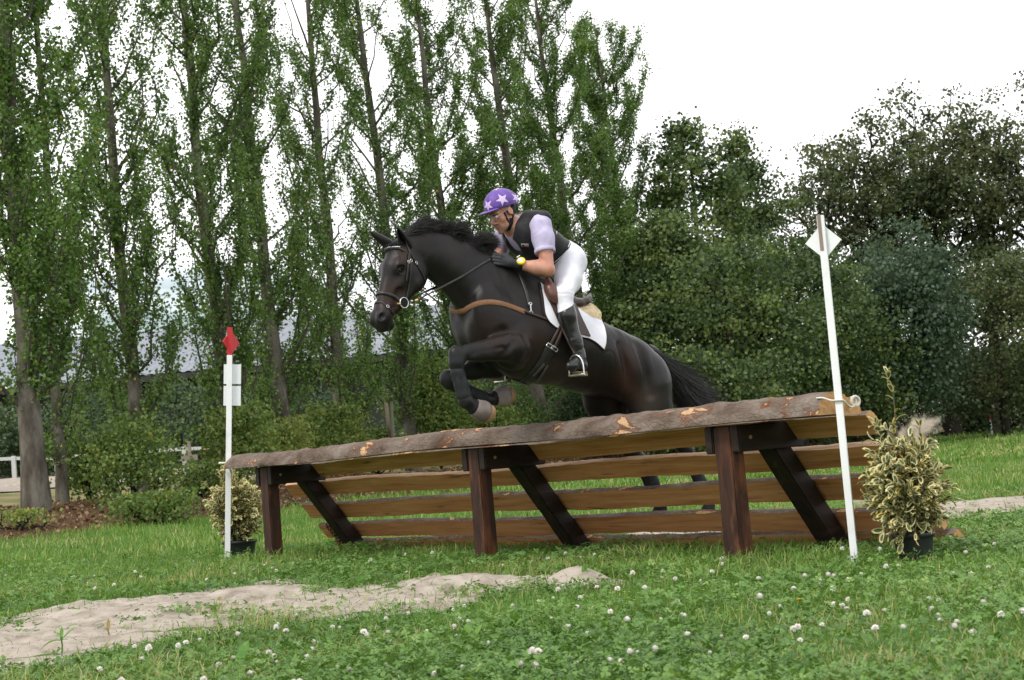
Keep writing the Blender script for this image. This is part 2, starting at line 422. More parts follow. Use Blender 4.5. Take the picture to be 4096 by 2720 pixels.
tag(build("clover", V, [F], cloverm, attrs={'tint': np.concatenate([c1[2], c2[2]])}, smooth=False), kind='stuff')

# ---- white clover flower heads: individuals
petalm = nmat("clover_petals", [(.62, .56, .50), (.86, .84, .80), (.80, .68, .66)], 90, 3, [.3, .5, .75], .7, .2)
stalkm = nmat("green_stalk", [(.05, .12, .03), (.10, .19, .05)], 20, 3)
protos = []
for v in range(4):
    mb = MB(); r0 = .0118
    for q in range(46):
        zt = 1-1.55*(q+.5)/46; ph = q*2.39996+v
        d = np.array([math.sqrt(max(0, 1-zt*zt))*math.cos(ph), math.sqrt(max(0, 1-zt*zt))*math.sin(ph), zt])
        c = np.array([0, 0, .062]); up = nrm(d+np.array([0, 0, .35])); sdv = nrm(np.cross(up, [.3, .2, .9])); ln = r0*(.85+.3*rng.random())
        pp = c+d*r0*.35
        mb.add([pp-sdv*.0018, pp+sdv*.0018, pp+up*ln+sdv*.0026, pp+up*ln*1.1, pp+up*ln-sdv*.0026], [[0, 1, 2, 3, 4]], 0)
    mb.tube([(0, 0, -.01), (.003*v, .002, .03), (0, 0, .062)], [.0011, .001, .001], 5, 1)
    o = mb.make("clover_flower", [petalm, stalkm], smooth=False); protos.append(o)
FL = scatter(1500, 5.2, 14.5, .34, .34, keep=lambda P: (polysd(P, SAND1) > .03) & (polysd(P, SAND2) > 0) & (fnoise(P*.6, 2, 400)+.5+.25*rng.normal(size=len(P)) > 0), pw=1.35)
dj = polysd(FL, np.array([[-2.7, 14.9], [1.6, 9.6], [2.6, 10.6], [-1.5, 15.9]])); FL = FL[(dj > .1)][:270]
for i, (x, y) in enumerate(FL):
    o = protos[i] if i < 4 else protos[i % 4].copy()
    if i >= 4: COL.objects.link(o)
    s_ = .55+.45*rng.random()**1.3; o.scale = (s_, s_, s_*(.75+.5*rng.random()))
    o.location = (x, y, float(gz(x, y))); o.rotation_euler = (rng.normal(0, .18), rng.normal(0, .18), rng.random()*6.28)
    tag(o, "small round white clover flower head standing in the meadow grass", "flower", "white clover flowers in the grass")

# ---- broad-leaved weeds, a dandelion
weedm = leafmat("broad_weed_leaf", [(.05, .14, .02), (.10, .25, .03), (.17, .30, .06), (.30, .20, .08)], None, .35, .45, .35)
def leafblade(mb, p, d, L, wd, droop=.4, mi=0, n=6):
    d = nrm(d); s = nrm(np.cross(d, [0, 0, 1.])); k_ = np.linspace(0, 1, n)
    cen = np.array([p+d*L*t_+np.array([0, 0, -droop*L*t_*t_]) for t_ in k_])
    pr = wd*np.sin(np.pi*np.clip(k_*.93+.05, 0, 1))**.8
    V = []
    for c, ww in zip(cen, pr): V += [c-s*ww/2+[0, 0, ww*.14], c, c+s*ww/2+[0, 0, ww*.14]]
    i = np.arange(n-1)*3
    F = np.concatenate([np.stack([i, i+1, i+4, i+3], -1), np.stack([i+1, i+2, i+5, i+4], -1)])
    mb.add(V, F, mi)
def weed(px, py, leaves, label, stalk=.0, tint=.4, group=None):
    g = onz(px*SD, py*SD); g[2] = float(gz(g[0], g[1]))
    mb = MB()
    if stalk: mb.tube([g, g+[0.004, 0, stalk*.5], g+[0, 0, stalk]], [.005, .004, .003], 6)
    for az, el, L, wd, dr in leaves:
        d = np.array([math.cos(az)*math.cos(el), math.sin(az)*math.cos(el), math.sin(el)])
        leafblade(mb, g+[0, 0, stalk*.75], d, L, wd, dr)
    V = np.concatenate(mb.v); nf = sum(len(x) for b_ in mb.b.values() for x in b_)
    o = mb.make("weed_plant", [weedm], origin=g, attrs={'tint': np.clip(tint+.12*rng.normal(size=nf), 0, 1)})
    return tag(o, label, "weed", group)
weed(143, 1510, [(3.3, .25, .105, .05, .6), (.45, .75, .10, .042, .1), (1.6, 1.2, .07, .02, 0), (2.6, .3, .04, .02, .3), (-.4, .4, .045, .02, .3)], "tall weed with two broad bright green leaves growing from the sand", .085, .45)
weed(835, 1352, [(2.0, 1.1, .07, .05, .1), (.5, .7, .05, .035, .2)], "grey green weed with one upright oval leaf at sand edge", .03, .15)
weed(1350, 1350, [(1.4, 1.45, .10, .035, 0), (2.4, .9, .05, .02, .1)], "single upright green leaf growing out of the highest sand mound", .03, .35)
weed(545, 1555, [(1.1, .9, .15, .05, .1), (.6, .5, .06, .03, .4)], "long pale green leaf leaning up near the front edge of the meadow", .02, .25)
weed(1090, 1495, [(2.0, 1.0, .09, .04, .1), (.9, .8, .10, .03, .1), (3.2, .5, .07, .04, .3)], "weed with folded yellow green leaves in the clover", .02, .55)
weed(1560, 1350+35, [(1.0, .8, .10, .04, .1), (2.6, .5, .09, .045, .3), (.2, .5, .07, .03, .3)], "broad leaved weed in front of the right-hand jump post", .02, .3)
weed(520, 1300, [(3.0, .35, .12, .06, .5), (.3, .3, .12, .06, .6), (-1.4, .4, .12, .06, .5)], "flat rosette of big pale leaves at foot of red flag pole", .02, .25)
weed(845, 1275, [(2.2, .9, .12, .09, .1), (.8, .6, .10, .07, .3)], "broad grey leaf weed at foot of the left brace", .04, .2)
weed(505, 1392, [(1.5, .9, .06, .03, .2), (2.9, .4, .05, .03, .3)], "small brown leaved sprout in the middle of the sand strip", .03, .98)
weed(250, 1470, [(1.5, 1.3, .07, .02, 0), (2.5, .8, .04, .02, .2)], "thin reddish brown seedling beside the two leaved weed", .05, .95)
g = onz(1846*SD, 1408*SD); g[2] = float(gz(g[0], g[1]))
yel = nmat("yellow_petals", [(.80, .38, .005), (.90, .52, .01)], 40, 2)
fl = thing("dandelion", g, "single orange yellow dandelion flower in the front meadow", "flower")
mb = MB()
for q in range(34):
    a = q*2.4; rr = .014*(1-.5*(q/34)); d = np.array([math.cos(a), math.sin(a), .25+.9*q/34]); d = nrm(d); sdv = nrm(np.cross(d, [0, 0, 1.]))*.0022
    p = g+[0, 0, .045]; mb.add([p-sdv*.5, p+sdv*.5, p+d*rr*1.2+sdv, p+d*rr*1.2-sdv], [[0, 1, 2, 3]])
mb.make("petals", [yel], fl, False)
mb = MB(); mb.tube([g-[0, 0, .01], g+[.003, 0, .02], g+[0, 0, .046]], [.0018]*3, 5); mb.make("stalk", [stalkm], fl)

# ---- fallen leaves on the bank under the poplars
nl = 16000
tt = rng.random(nl)*60-14; ss = rng.random(nl)*3.4-.4
P = ROWP+tt[:, None]*ROWD+ss[:, None]*ROWN
def quads(P3, size, flat=1.0, asp=.75):
    """leaf-like diamonds with random orientation"""
    n = len(P3); a = rng.normal(size=(n, 3)); a[:, 2] *= flat; a /= np.linalg.norm(a, axis=1)[:, None]+1e-9
    c = rng.normal(size=(n, 3)); c[:, 2] *= flat; b = np.cross(a, c); b /= np.linalg.norm(b, axis=1)[:, None]+1e-9
    sz = (size*(.65+.7*rng.random(n)))[:, None]
    k = .5*sz
    V = np.stack([P3-a*k, P3-b*k*asp+a*k*.1, P3+a*k, P3+b*k*asp+a*k*.1], 1).reshape(-1, 3)
    return V, (np.arange(n)*4)[:, None]+np.arange(4)[None]
z = gz(P[:, 0], P[:, 1])+.012+.02*rng.random(nl)
V, F = quads(np.concatenate([P, z[:, None]], 1), .07, .35)
litm = leafmat("dead_leaves", [(.05, .026, .014), (.13, .07, .038), (.26, .17, .10), (.34, .26, .15)], None, .1, .8, .1)
tag(build("leaf_litter", V, [F], litm, attrs={'tint': rng.random(nl)}, smooth=False), kind='stuff')
# ================================================================== TREES AND BUSHES
barkm = nmat("poplar_bark", [(.030, .026, .020), (.078, .068, .055), (.155, .142, .118), (.09, .09, .045)], 5, 8, [.25, .45, .62, .8], .9, .15, .8, .03, 18, stretch=(1, 1, .35))
bark2 = nmat("dark_tree_bark", [(.012, .010, .008), (.035, .030, .024), (.07, .06, .05)], 4, 7, None, .95, .1, .6, .03)
twigm = nmat("poplar_twig", [(.045, .040, .030), (.13, .12, .095)], 6, 4, None, .9, .1)
popm = leafmat("poplar_leaves", [(.047, .092, .022), (.098, .182, .042), (.160, .270, .070), (.25, .35, .105), (.52, .38, .04)], [0, .35, .7, .97, 1.0], .42, .42, .4)
oakm = leafmat("oak_leaves", [(0.037, 0.055, 0.026), (0.071, 0.099, 0.041), (0.120, 0.145, 0.061), (0.183, 0.170, 0.079)], [0, .4, .8, 1], .35, .5, .3)
aldm = leafmat("alder_leaves", [(0.024, 0.044, 0.021), (0.053, 0.092, 0.034), (0.109, 0.165, 0.055), (0.205, 0.260, 0.082)], [0, .4, .78, 1], .34, .5, .32)
ashm = leafmat("ash_leaves", [(0.037, 0.068, 0.042), (0.072, 0.118, 0.074), (0.118, 0.165, 0.108)], None, .33, .5, .3)
bushm = leafmat("bush_leaves", [(0.048, 0.087, 0.023), (0.097, 0.163, 0.039), (0.164, 0.241, 0.063), (0.285, 0.322, 0.091), (0.437, 0.345, 0.057)], [0, .35, .75, .97, 1], .4, .5, .3)
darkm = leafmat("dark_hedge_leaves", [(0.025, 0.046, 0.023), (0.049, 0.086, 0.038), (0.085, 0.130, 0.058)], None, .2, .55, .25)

def poplar(px, py, Y, h, r, lean, nbr, dens, label, spread=1.0, low=.02, topx=None):
    b0 = onY(px*SD, py*SD, Y); b0[2] = float(gz(b0[0], b0[1]))-.05
    root = thing("poplar_tree", b0, label, "tree", "poplars in the tall row behind the jump")
    top = b0+np.array([lean[0], lean[1], h])
    n = 16; tz = np.linspace(0, 1, n)
    TP = np.array([b0*(1-t_)+top*t_ for t_ in tz]); TP[1:, :2] += np.cumsum(rng.normal(0, .035, (n-1, 2)), 0)*.8
    rad = r*(1-tz)**.8+.012; rad[0] *= 1.28; rad[1] *= 1.03
    mt_ = MB(); mt_.tube(TP, rad, 12)
    mt_.make("trunk", [barkm], root)
    tw = MB(); LP = []; LW = []
    def trunk_at(f): return np.array([np.interp(f, tz, TP[:, i]) for i in range(3)])
    for k_ in range(nbr):
        f = low+(.93-low)*((k_+rng.random())/nbr)**1.15
        p0 = trunk_at(f); az = rng.random()*2*np.pi
        L = h*(.13+.13*rng.random())*(1-.62*f)*spread*(1.0 if f > .1 else .8)+.45
        ang = R_(9+20*rng.random()+(8 if f > .35 else 0))
        d = np.array([math.cos(az)*math.sin(ang), math.sin(az)*math.sin(ang), math.cos(ang)])
        p1 = p0+d*L; sag = np.array([math.cos(az), math.sin(az), -.4])*L*.10
        P = curve(p0, p1, sag, 6, .03*L)
        br = min(r*.26, .008+.0095*L); tw.tube(P, np.linspace(br, .006, 6), 5, cap=False)
        m_ = 0 if rng.random() < .14 else int(8+L*7)
        ts = .05+.95*rng.random(m_)
        for t_ in ts:
            c = np.array([np.interp(t_, np.linspace(0, 1, 6), P[:, i]) for i in range(3)])
            a2 = rng.random()*2*np.pi; l2 = .18+.50*rng.random()*(1.1-.4*t_)
            dd = nrm(d+.50*np.array([math.cos(a2), math.sin(a2), .25])); e = c+dd*l2
            if rng.random() < .5: tw.tube([c, (c+e)/2+rng.normal(0, .02, 3), e], [.006, .005, .003], 3, cap=False)
            q = int(dens*(21+41*l2*rng.random()))
            s_ = rng.random(q)[:, None]
            LP.append(c+(e-c)*s_+rng.normal(0, .055+.06*l2, (q, 3))); LW.append(np.full(q, rng.normal(0, .16)))
    tw.make("branches", [twigm], root)
    LP = np.concatenate(LP); LW = np.concatenate(LW)
    V, F = quads(LP, .066, 1.0, .85)
    tint = np.clip(.42+LW+.17*rng.normal(size=len(LP)), 0, .95); tint = np.where(rng.random(len(LP)) < .004, 1.0, tint)
    build("crown", V, [F], popm, root, attrs={'tint': tint}, smooth=False)
    return root
# trunk foot pixel (display px), distance, height, radius, lean
POP = [
 (85, 1170, 26.0, 14.0, .20, (-.25, .2), 62, 1.0, "thickest grey poplar with bare foot at far left of the row"),
 (145, 1165, 27.5, 12.5, .09, (.10, .3), 46, 1.0, "thin leaning poplar right beside the thickest trunk"),
 (325, 1130, 30.0, 14.0, .135, (-.35, .2), 62, .95, "dark poplar trunk left of the red flag pole"),
 (535, 1100, 32.5, 14.5, .16, (-.45, .3), 62, .95, "poplar directly behind the red flag"),
 (668, 1080, 35.0, 14.5, .165, (-.55, .2), 60, .95, "poplar with mossy grey trunk right of the red flag"),
 (800, 1060, 37.5, 15.0, .15, (-.25, .3), 60, .95, "poplar behind and left of the horse's nose"),
 (950, 1040, 39.5, 15.5, .165, (-.75, .3), 60, .95, "poplar with pale bare lower trunk below the horse's head"),
 (1085, 1030, 42.0, 15.5, .16, (-.55, .3), 64, 1.35, "poplar rising behind the horse's mane"),
 (1262, 1020, 44.5, 16.0, .20, (-.9, .2), 64, 1.4, "poplar with pale trunk seen under the horse's belly"),
 (1375, 1010, 47.0, 16.0, .19, (-.75, .2), 68, 1.45, "forked poplar behind the rider's back"),
 (1478, 1005, 49.5, 13.7, .13, (-.35, .2), 74, 1.6, "shorter bushy poplar at right end of the row"),
]
for a in POP: poplar(*a[:8], a[8], spread=1.0 if a[0] < 1000 else 1.12 if a[0] != 1478 else 1.3, low={85: .11, 145: .05, 325: .06}.get(a[0], .05))

def broad(name, px, Y, h, cr, trunk_r, nclump, perclump, leaf, lm, label, cat="tree", group=None, zc=.62, crown=(1, 1, 1), clump=.9, lean=(0, 0), base=None, bare=.25, tips=True, tr=(.5, .3), limbs=11, tf=.9, subs=5, spire=False):
    b0 = onY(px*SD, 1000*SD, Y) if base is None else np.array(base, float)
    b0[2] = float(gz(b0[0], b0[1]))-.05
    root = thing(name, b0, label, cat, group)
    mb = MB(); top = b0+np.array([lean[0], lean[1], h*tf])
    n = 9; tz = np.linspace(0, 1, n); TP = np.array([b0*(1-t_)+top*t_ for t_ in tz]); TP[1:, :2] += np.cumsum(rng.normal(0, .02*h/6, (n-1, 2)), 0)
    mb.tube(TP, trunk_r*(1-tz)**.75+.02, 9)
    cen = b0+np.array([lean[0]*.6, lean[1]*.6, h*zc]); rad = np.array([cr*crown[0], cr*crown[1], h*(1-zc)*crown[2]])
    # limbs reach to clump centres placed through the crown's volume, thinning to the outside
    ends = []
    for i in range(limbs):
        az = 2.399*i+.6*rng.random(); cz = -.55+1.5*((i+.5)/limbs); cz = max(-.9, min(.97, cz+.2*rng.normal())); sr = math.sqrt(1-cz*cz)
        p1 = cen+np.array([sr*math.cos(az), sr*math.sin(az), cz])*rad*(.66+.28*rng.random())
        hd_ = math.hypot(p1[0]-b0[0], p1[1]-b0[1]); zf = np.clip((p1[2]-b0[2]-.75*hd_)/(tf*h), bare, .97)
        p0 = np.array([np.interp(zf, tz, TP[:, k_]) for k_ in range(3)]); L = np.linalg.norm(p1-p0); d = (p1-p0)/L
        Pl = curve(p0, p1, (0, 0, -.06*L), 7, .045*L); mb.tube(Pl, np.linspace(max(.02, trunk_r*.46*(1.1-.6*zf)), .014, 7), 6, cap=False)
        for q in range(subs):
            t_ = .35+.6*rng.random(); c = np.array([np.interp(t_, np.linspace(0, 1, 7), Pl[:, k_]) for k_ in range(3)])
            e = c+nrm(d+rng.normal(0, .7, 3))*min(L*.4, cr*.38); Ps = curve(c, e, (0, 0, .03*L), 4, .03*L)
            mb.tube(Ps, np.linspace(max(.012, trunk_r*.13), .008, 4), 4, cap=False); ends += [Ps[-1], Ps[2]]
        ends.append(p1)
    mb.make("trunk", [bark2], root)
    U = rng.normal(size=(nclump, 3)); U /= np.linalg.norm(U, axis=1)[:, None]; rr = (.35+.65*rng.random(nclump)**.55)
    C = cen+U*rr[:, None]*rad*(1+.18*fnoise(U*1.7+px*.01, 2, int(px)))[:, None]
    if spire:
        f = rng.random(nclump)**.8; az = rng.random(nclump)*6.28; r_ = cr*np.clip((1-f)/.55, 0, 1)**.75*np.sqrt(.15+.85*rng.random(nclump)); f2 = .22+.76*f
        C = b0+np.stack([r_*np.cos(az), r_*np.sin(az), h*f2], -1)
    C = np.concatenate([C, np.array(ends)])
    C = C[C[:, 2] > b0[2]+.25]
    nc = len(C); per = rng.poisson(perclump, nc)
    idx = np.repeat(np.arange(nc), per); csz = clump*(.5+.8*rng.random(nc))
    off = rng.normal(size=(len(idx), 3))*np.array([1, 1, .62])*.5
    P = C[idx]+off*csz[idx][:, None]
    kk = (P[:, 2] > b0[2]+.08) & (P[:, 2] < b0[2]+h*(1.02+.05*rng.random(len(P)))); P = P[kk]; idx = idx[kk]
    V, F = quads(P, leaf*1.12, .7, .9)
    ct = rng.normal(0, .22, nc)+.08*rng.normal()
    tint = np.clip(tr[0]+ct[np.minimum(idx, nc-1)]+tr[1]*.5*rng.normal(size=len(P)), 0, .93); tint = np.where(rng.random(len(P)) < .006, 1, tint)
    build("crown", V, [F], lm, root, attrs={'tint': tint}, smooth=False)
    return root
RG = "trees on the far side of the meadow"
broad("alder_tree", 1640, 50, 10.9, 2.6, .16, 170, 73, .11, aldm, "slim dark tree with highest pointed top right of the poplars", group=RG, spire=True, zc=.52, clump=.66, crown=(1, 1, 1.05))
broad("alder_tree", 1765, 53, 11.2, 1.5, .13, 110, 57, .11, aldm, "narrow spire shaped tree just left of the white diamond flag", group=RG, spire=True, zc=.55, clump=.6)
broad("alder_tree", 1560, 47, 7.4, 2.5, .15, 150, 78, .10, aldm, "rounded dark tree directly above the horse's rump", group=RG, spire=True, zc=.5, clump=.66)
broad("alder_tree", 1700, 45, 6.6, 3.1, .16, 142, 89, .10, aldm, "broad bright green alder behind the horse's tail", group=RG, zc=.5, clump=.64, tr=(.62, .3), bare=.12)
broad("alder_tree", 1850, 49, 7.6, 2.7, .17, 124, 84, .10, aldm, "dense alder behind the white flag pole", group=RG, zc=.5, clump=.66, bare=.12)
broad("alder_tree", 1620, 43, 3.6, 2.2, .10, 74, 84, .09, aldm, "low light green alder bush above the log's middle", group=RG, zc=.45, clump=.6, tr=(.68, .3), bare=.1)
broad("oak_tree", 1955, 60, 12.6, 3.0, .30, 34, 46, .12, oakm, "shortest left hand oak of the open oak group, beside the white diamond flag", group=RG, zc=.60, clump=.66, limbs=22, tf=.62, subs=4)
broad("oak_tree", 2080, 61, 13.9, 3.1, .32, 34, 46, .12, oakm, "open oak with crooked dark limbs left of the tallest oak", group=RG, zc=.62, clump=.66, limbs=24, tf=.58, subs=4)
broad("oak_tree", 2200, 62, 15.2, 3.1, .36, 34, 46, .12, oakm, "tallest open oak with sky showing through its limbs", group=RG, zc=.62, clump=.66, limbs=26, tf=.6, subs=4)
broad("oak_tree", 2310, 61, 13.6, 2.9, .32, 34, 46, .12, oakm, "oak with a hollow crown between the tallest oak and the cut off oak", group=RG, zc=.6, clump=.66, limbs=22, tf=.6, subs=4)
broad("oak_tree", 2420, 60, 14.2, 3.6, .36, 36, 46, .12, oakm, "big oak cut off by the right edge of the picture", group=RG, zc=.62, clump=.66, limbs=24, tf=.6, subs=4)
broad("ash_tree", 2130, 52, 7.4, 1.7, .13, 130, 75, .11, ashm, "blue green ash in front of the tall oaks", group=RG, zc=.56, clump=.9)
broad("ash_tree", 1975, 52, 5.6, 2.0, .12, 130, 75, .11, aldm, "bushy green tree between the white pole and the ash", group=RG, zc=.5, clump=.9, bare=.12)
broad("ash_tree", 2320, 55, 6.5, 2.6, .14, 150, 70, .11, oakm, "low dark tree at the right edge under the oaks", group=RG, zc=.5, clump=1.0, bare=.15)
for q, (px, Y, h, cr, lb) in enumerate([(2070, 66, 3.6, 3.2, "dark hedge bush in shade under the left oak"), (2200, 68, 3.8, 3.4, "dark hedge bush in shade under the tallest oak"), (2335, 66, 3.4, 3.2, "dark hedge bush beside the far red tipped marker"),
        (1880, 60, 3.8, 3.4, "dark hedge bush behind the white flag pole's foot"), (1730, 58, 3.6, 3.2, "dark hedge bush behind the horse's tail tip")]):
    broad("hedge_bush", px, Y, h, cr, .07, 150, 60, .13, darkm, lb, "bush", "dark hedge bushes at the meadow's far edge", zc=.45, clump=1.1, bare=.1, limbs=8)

BG = "bushes under the poplar row"
def bush(px, py, Y, h, cr, nc, per, lm, label, leaf=.07, tr=(.5, .3), zc=.5):
    b = onY(px*SD, py*SD, Y)
    broad("bush", px, Y, h*.93, cr, .028, nc, per, leaf, lm, label, "bush", BG, zc=zc, clump=.42, base=b, bare=.05, limbs=6, tr=tr)
bush(310, 1170, 26.5, 1.8, .72, 85, 32, bushm, "large round green bush on the bank left of the red flag", leaf=.055)
bush(205, 1150, 28.0, 1.2, .3, 8, 36, bushm, "thin stemmed bush between the thick poplar and the round bush", leaf=.055)
bush(480, 1130, 29.5, .75, .5, 26, 36, bushm, "low green bush just left of the red flag pole", leaf=.055)
bush(555, 1110, 30.5, 1.9, .6, 64, 40, bushm, "bright green bush behind the upper red flag pole", tr=(.68, .3), leaf=.06)
bush(655, 1050, 32.5, 1.5, .65, 50, 44, bushm, "yellow green bush just above the log's left end", tr=(.82, .2), leaf=.06)
bush(760, 1060, 36.0, 1.9, .9, 70, 60, bushm, "tall bush between two poplars left of the horse's nose", leaf=.065)
bush(870, 1050, 38.0, 1.2, .7, 40, 45, bushm, "bush under the horse's muzzle beside the brown rail", leaf=.065)
bush(1015, 1040, 40.0, 3.3, .75, 110, 60, bushm, "light green sapling bush left of the horse's knees", leaf=.065, tr=(.66, .3), zc=.55)
bush(1120, 1035, 41.5, 1.9, .9, 80, 60, bushm, "green bush behind the horse's front hooves", leaf=.065)
bush(1195, 1030, 44.0, 1.7, .9, 80, 60, bushm, "low bush left of the pale trunk under the belly", leaf=.07)
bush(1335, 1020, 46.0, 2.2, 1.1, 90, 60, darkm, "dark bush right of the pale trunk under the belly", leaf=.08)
bush(1455, 1010, 47.0, 4.6, 1.1, 130, 60, bushm, "tall brownish green bush behind the saddle", leaf=.075, tr=(.6, .4))
bush(365, 1205, 24.2, .6, .55, 24, 40, bushm, "low weedy bush at the foot of the bank", leaf=.05)
bush(45, 1222, 23.4, .35, .5, 18, 36, bushm, "low rusty green scrub on the bank's left end", leaf=.05, tr=(.8, .3))
HG = "hedge in front of the barn"
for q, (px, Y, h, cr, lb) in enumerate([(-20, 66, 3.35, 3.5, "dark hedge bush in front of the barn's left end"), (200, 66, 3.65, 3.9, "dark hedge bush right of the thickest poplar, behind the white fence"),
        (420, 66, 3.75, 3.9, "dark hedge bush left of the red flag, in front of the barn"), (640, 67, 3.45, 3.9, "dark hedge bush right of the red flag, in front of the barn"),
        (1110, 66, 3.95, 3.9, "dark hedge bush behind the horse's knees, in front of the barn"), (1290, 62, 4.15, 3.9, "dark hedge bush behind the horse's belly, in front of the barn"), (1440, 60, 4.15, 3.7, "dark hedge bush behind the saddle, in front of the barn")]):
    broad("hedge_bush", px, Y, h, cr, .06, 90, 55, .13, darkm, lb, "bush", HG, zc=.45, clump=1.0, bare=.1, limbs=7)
# ================================================================== THE LOG TABLE JUMP
JL = onz(622*SD, 1290*SD); JR = onz(1692*SD, 1300*SD)
JD = nrm(JR-JL); JN = np.array([-JD[1], JD[0], 0.])        # along the jump; away from the camera (take-off side)
JROT = math.atan2(JD[1], JD[0])
jump = thing("log_table_jump", JL, "wide sloping table jump of half logs on dark timber posts", "jump", rotz=JROT)

def wood(name, cols, pos, grain=(1, 12, 12), scale=2.4, rough=.75, bmp=.25, knots=True, streak=None):
    mt, t, b = newmat(name); setp(b, rough, .25)
    n = noise(t, scale, 7, .6, stretch=grain, dist=.8); r = ramp(t, cols, pos); t.links.new(n.outputs['Fac'], r.inputs[0])
    c = r.outputs[0]
    n3 = noise(t, 1.7, 4); c = mix(t, .45, c, mix(t, n3.outputs['Fac'], (.55, .55, .55), (1.25, 1.2, 1.15)), 'MULTIPLY')
    if streak:
        n4 = noise(t, streak[0], 5, .6, stretch=streak[1]); r4 = ramp(t, [(0, 0, 0), (1, 1, 1)], streak[2]); t.links.new(n4.outputs['Fac'], r4.inputs[0])
        c = mix(t, r4.outputs[0], c, streak[3])
    t.links.new(c, b.inputs['Base Color']); bump(t, b, n.outputs['Fac'], bmp, .004)
    return mt
sawn = wood("sawn_larch", [(.38, .155, .055), (.55, .255, .105), (.66, .36, .17)], [.3, .5, .72], (.55, 9, 9), 2.2, streak=(3.0, (.6, 5, 5), [.62, .74], (.11, .045, .018)))
endg = wood("end_grain", [(.36, .19, .075), (.50, .29, .13), (.58, .37, .18)], [.3, .5, .7], (1, 5, 5), 5)
dark = wood("stained_timber", [(.016, .009, .007), (.045, .020, .013), (.095, .038, .020)], [.3, .5, .72], (5, 5, .7), 3.0, .65, .3, streak=(2.6, (3, 3, .8), [.55, .70], (.15, .056, .022)))
darkb = wood("stained_beam", [(.009, .006, .004), (.020, .012, .009), (.040, .022, .015)], [.3, .5, .72], (4, .7, 4), 3.0, .6, .3, streak=(3, (2, .8, 2), [.66, .74], (.08, .035, .02)))
mt, t, b = newmat("larch_bark"); setp(b, .9, .15)
n = noise(t, 5, 8, .62, stretch=(.7, 1, 1), dist=.4); r = ramp(t, [(.070, .046, .033), (.145, .108, .084), (.205, .165, .136), (.28, .24, .205)], [.28, .45, .6, .78]); t.links.new(n.outputs['Fac'], r.inputs[0])
nr = noise(t, 3.4, 6, .62, stretch=(.8, 1.5, 1.5), dist=.35); rr = ramp(t, [(0, 0, 0), (1, 1, 1)], [.572, .60]); t.links.new(nr.outputs['Fac'], rr.inputs[0])
rr2 = ramp(t, [(0, 0, 0), (1, 1, 1)], [.612, .628]); t.links.new(nr.outputs['Fac'], rr2.inputs[0])
nf = noise(t, 22, 5); rf = ramp(t, [(.13, .055, .032), (.20, .09, .052)], None); t.links.new(nf.outputs['Fac'], rf.inputs[0])
rw = ramp(t, [(.44, .27, .14), (.60, .41, .24)], None); t.links.new(nf.outputs['Fac'], rw.inputs[0])
c = mix(t, rr.outputs[0], r.outputs[0], rf.outputs[0]); c = mix(t, rr2.outputs[0], c, rw.outputs[0]); t.links.new(c, b.inputs['Base Color'])
nb = noise(t, 16, 8, .65); vb = t.nodes.new('ShaderNodeTexVoronoi'); vb.feature = 'DISTANCE_TO_EDGE'; vb.inputs['Scale'].default_value = 38; tcv = t.nodes.new('ShaderNodeTexCoord'); mpv = t.nodes.new('ShaderNodeMapping'); mpv.inputs['Scale'].default_value = (.45, 1, 1); t.links.new(tcv.outputs['Object'], mpv.inputs[0]); t.links.new(mpv.outputs[0], vb.inputs['Vector'])
rv = ramp(t, [(.45, .45, .45), (1, 1, 1)], [.0, .22]); t.links.new(vb.outputs['Distance'], rv.inputs[0]); c = mix(t, .28, c, rv.outputs[0], 'MULTIPLY'); t.links.new(c, b.inputs['Base Color'])
hb = mix(t, .22, nb.outputs['Fac'], rv.outputs[0]); bump(t, b, hb, 1.0, .022); bark = mt
edgew = wood('pale_sawn_edge', [(.38, .21, .11), (.52, .33, .20), (.62, .44, .30)], [.3, .5, .7], (.8, 9, 9), 3)
BW = [bark, sawn, endg]; BWL = [edgew, sawn, endg]

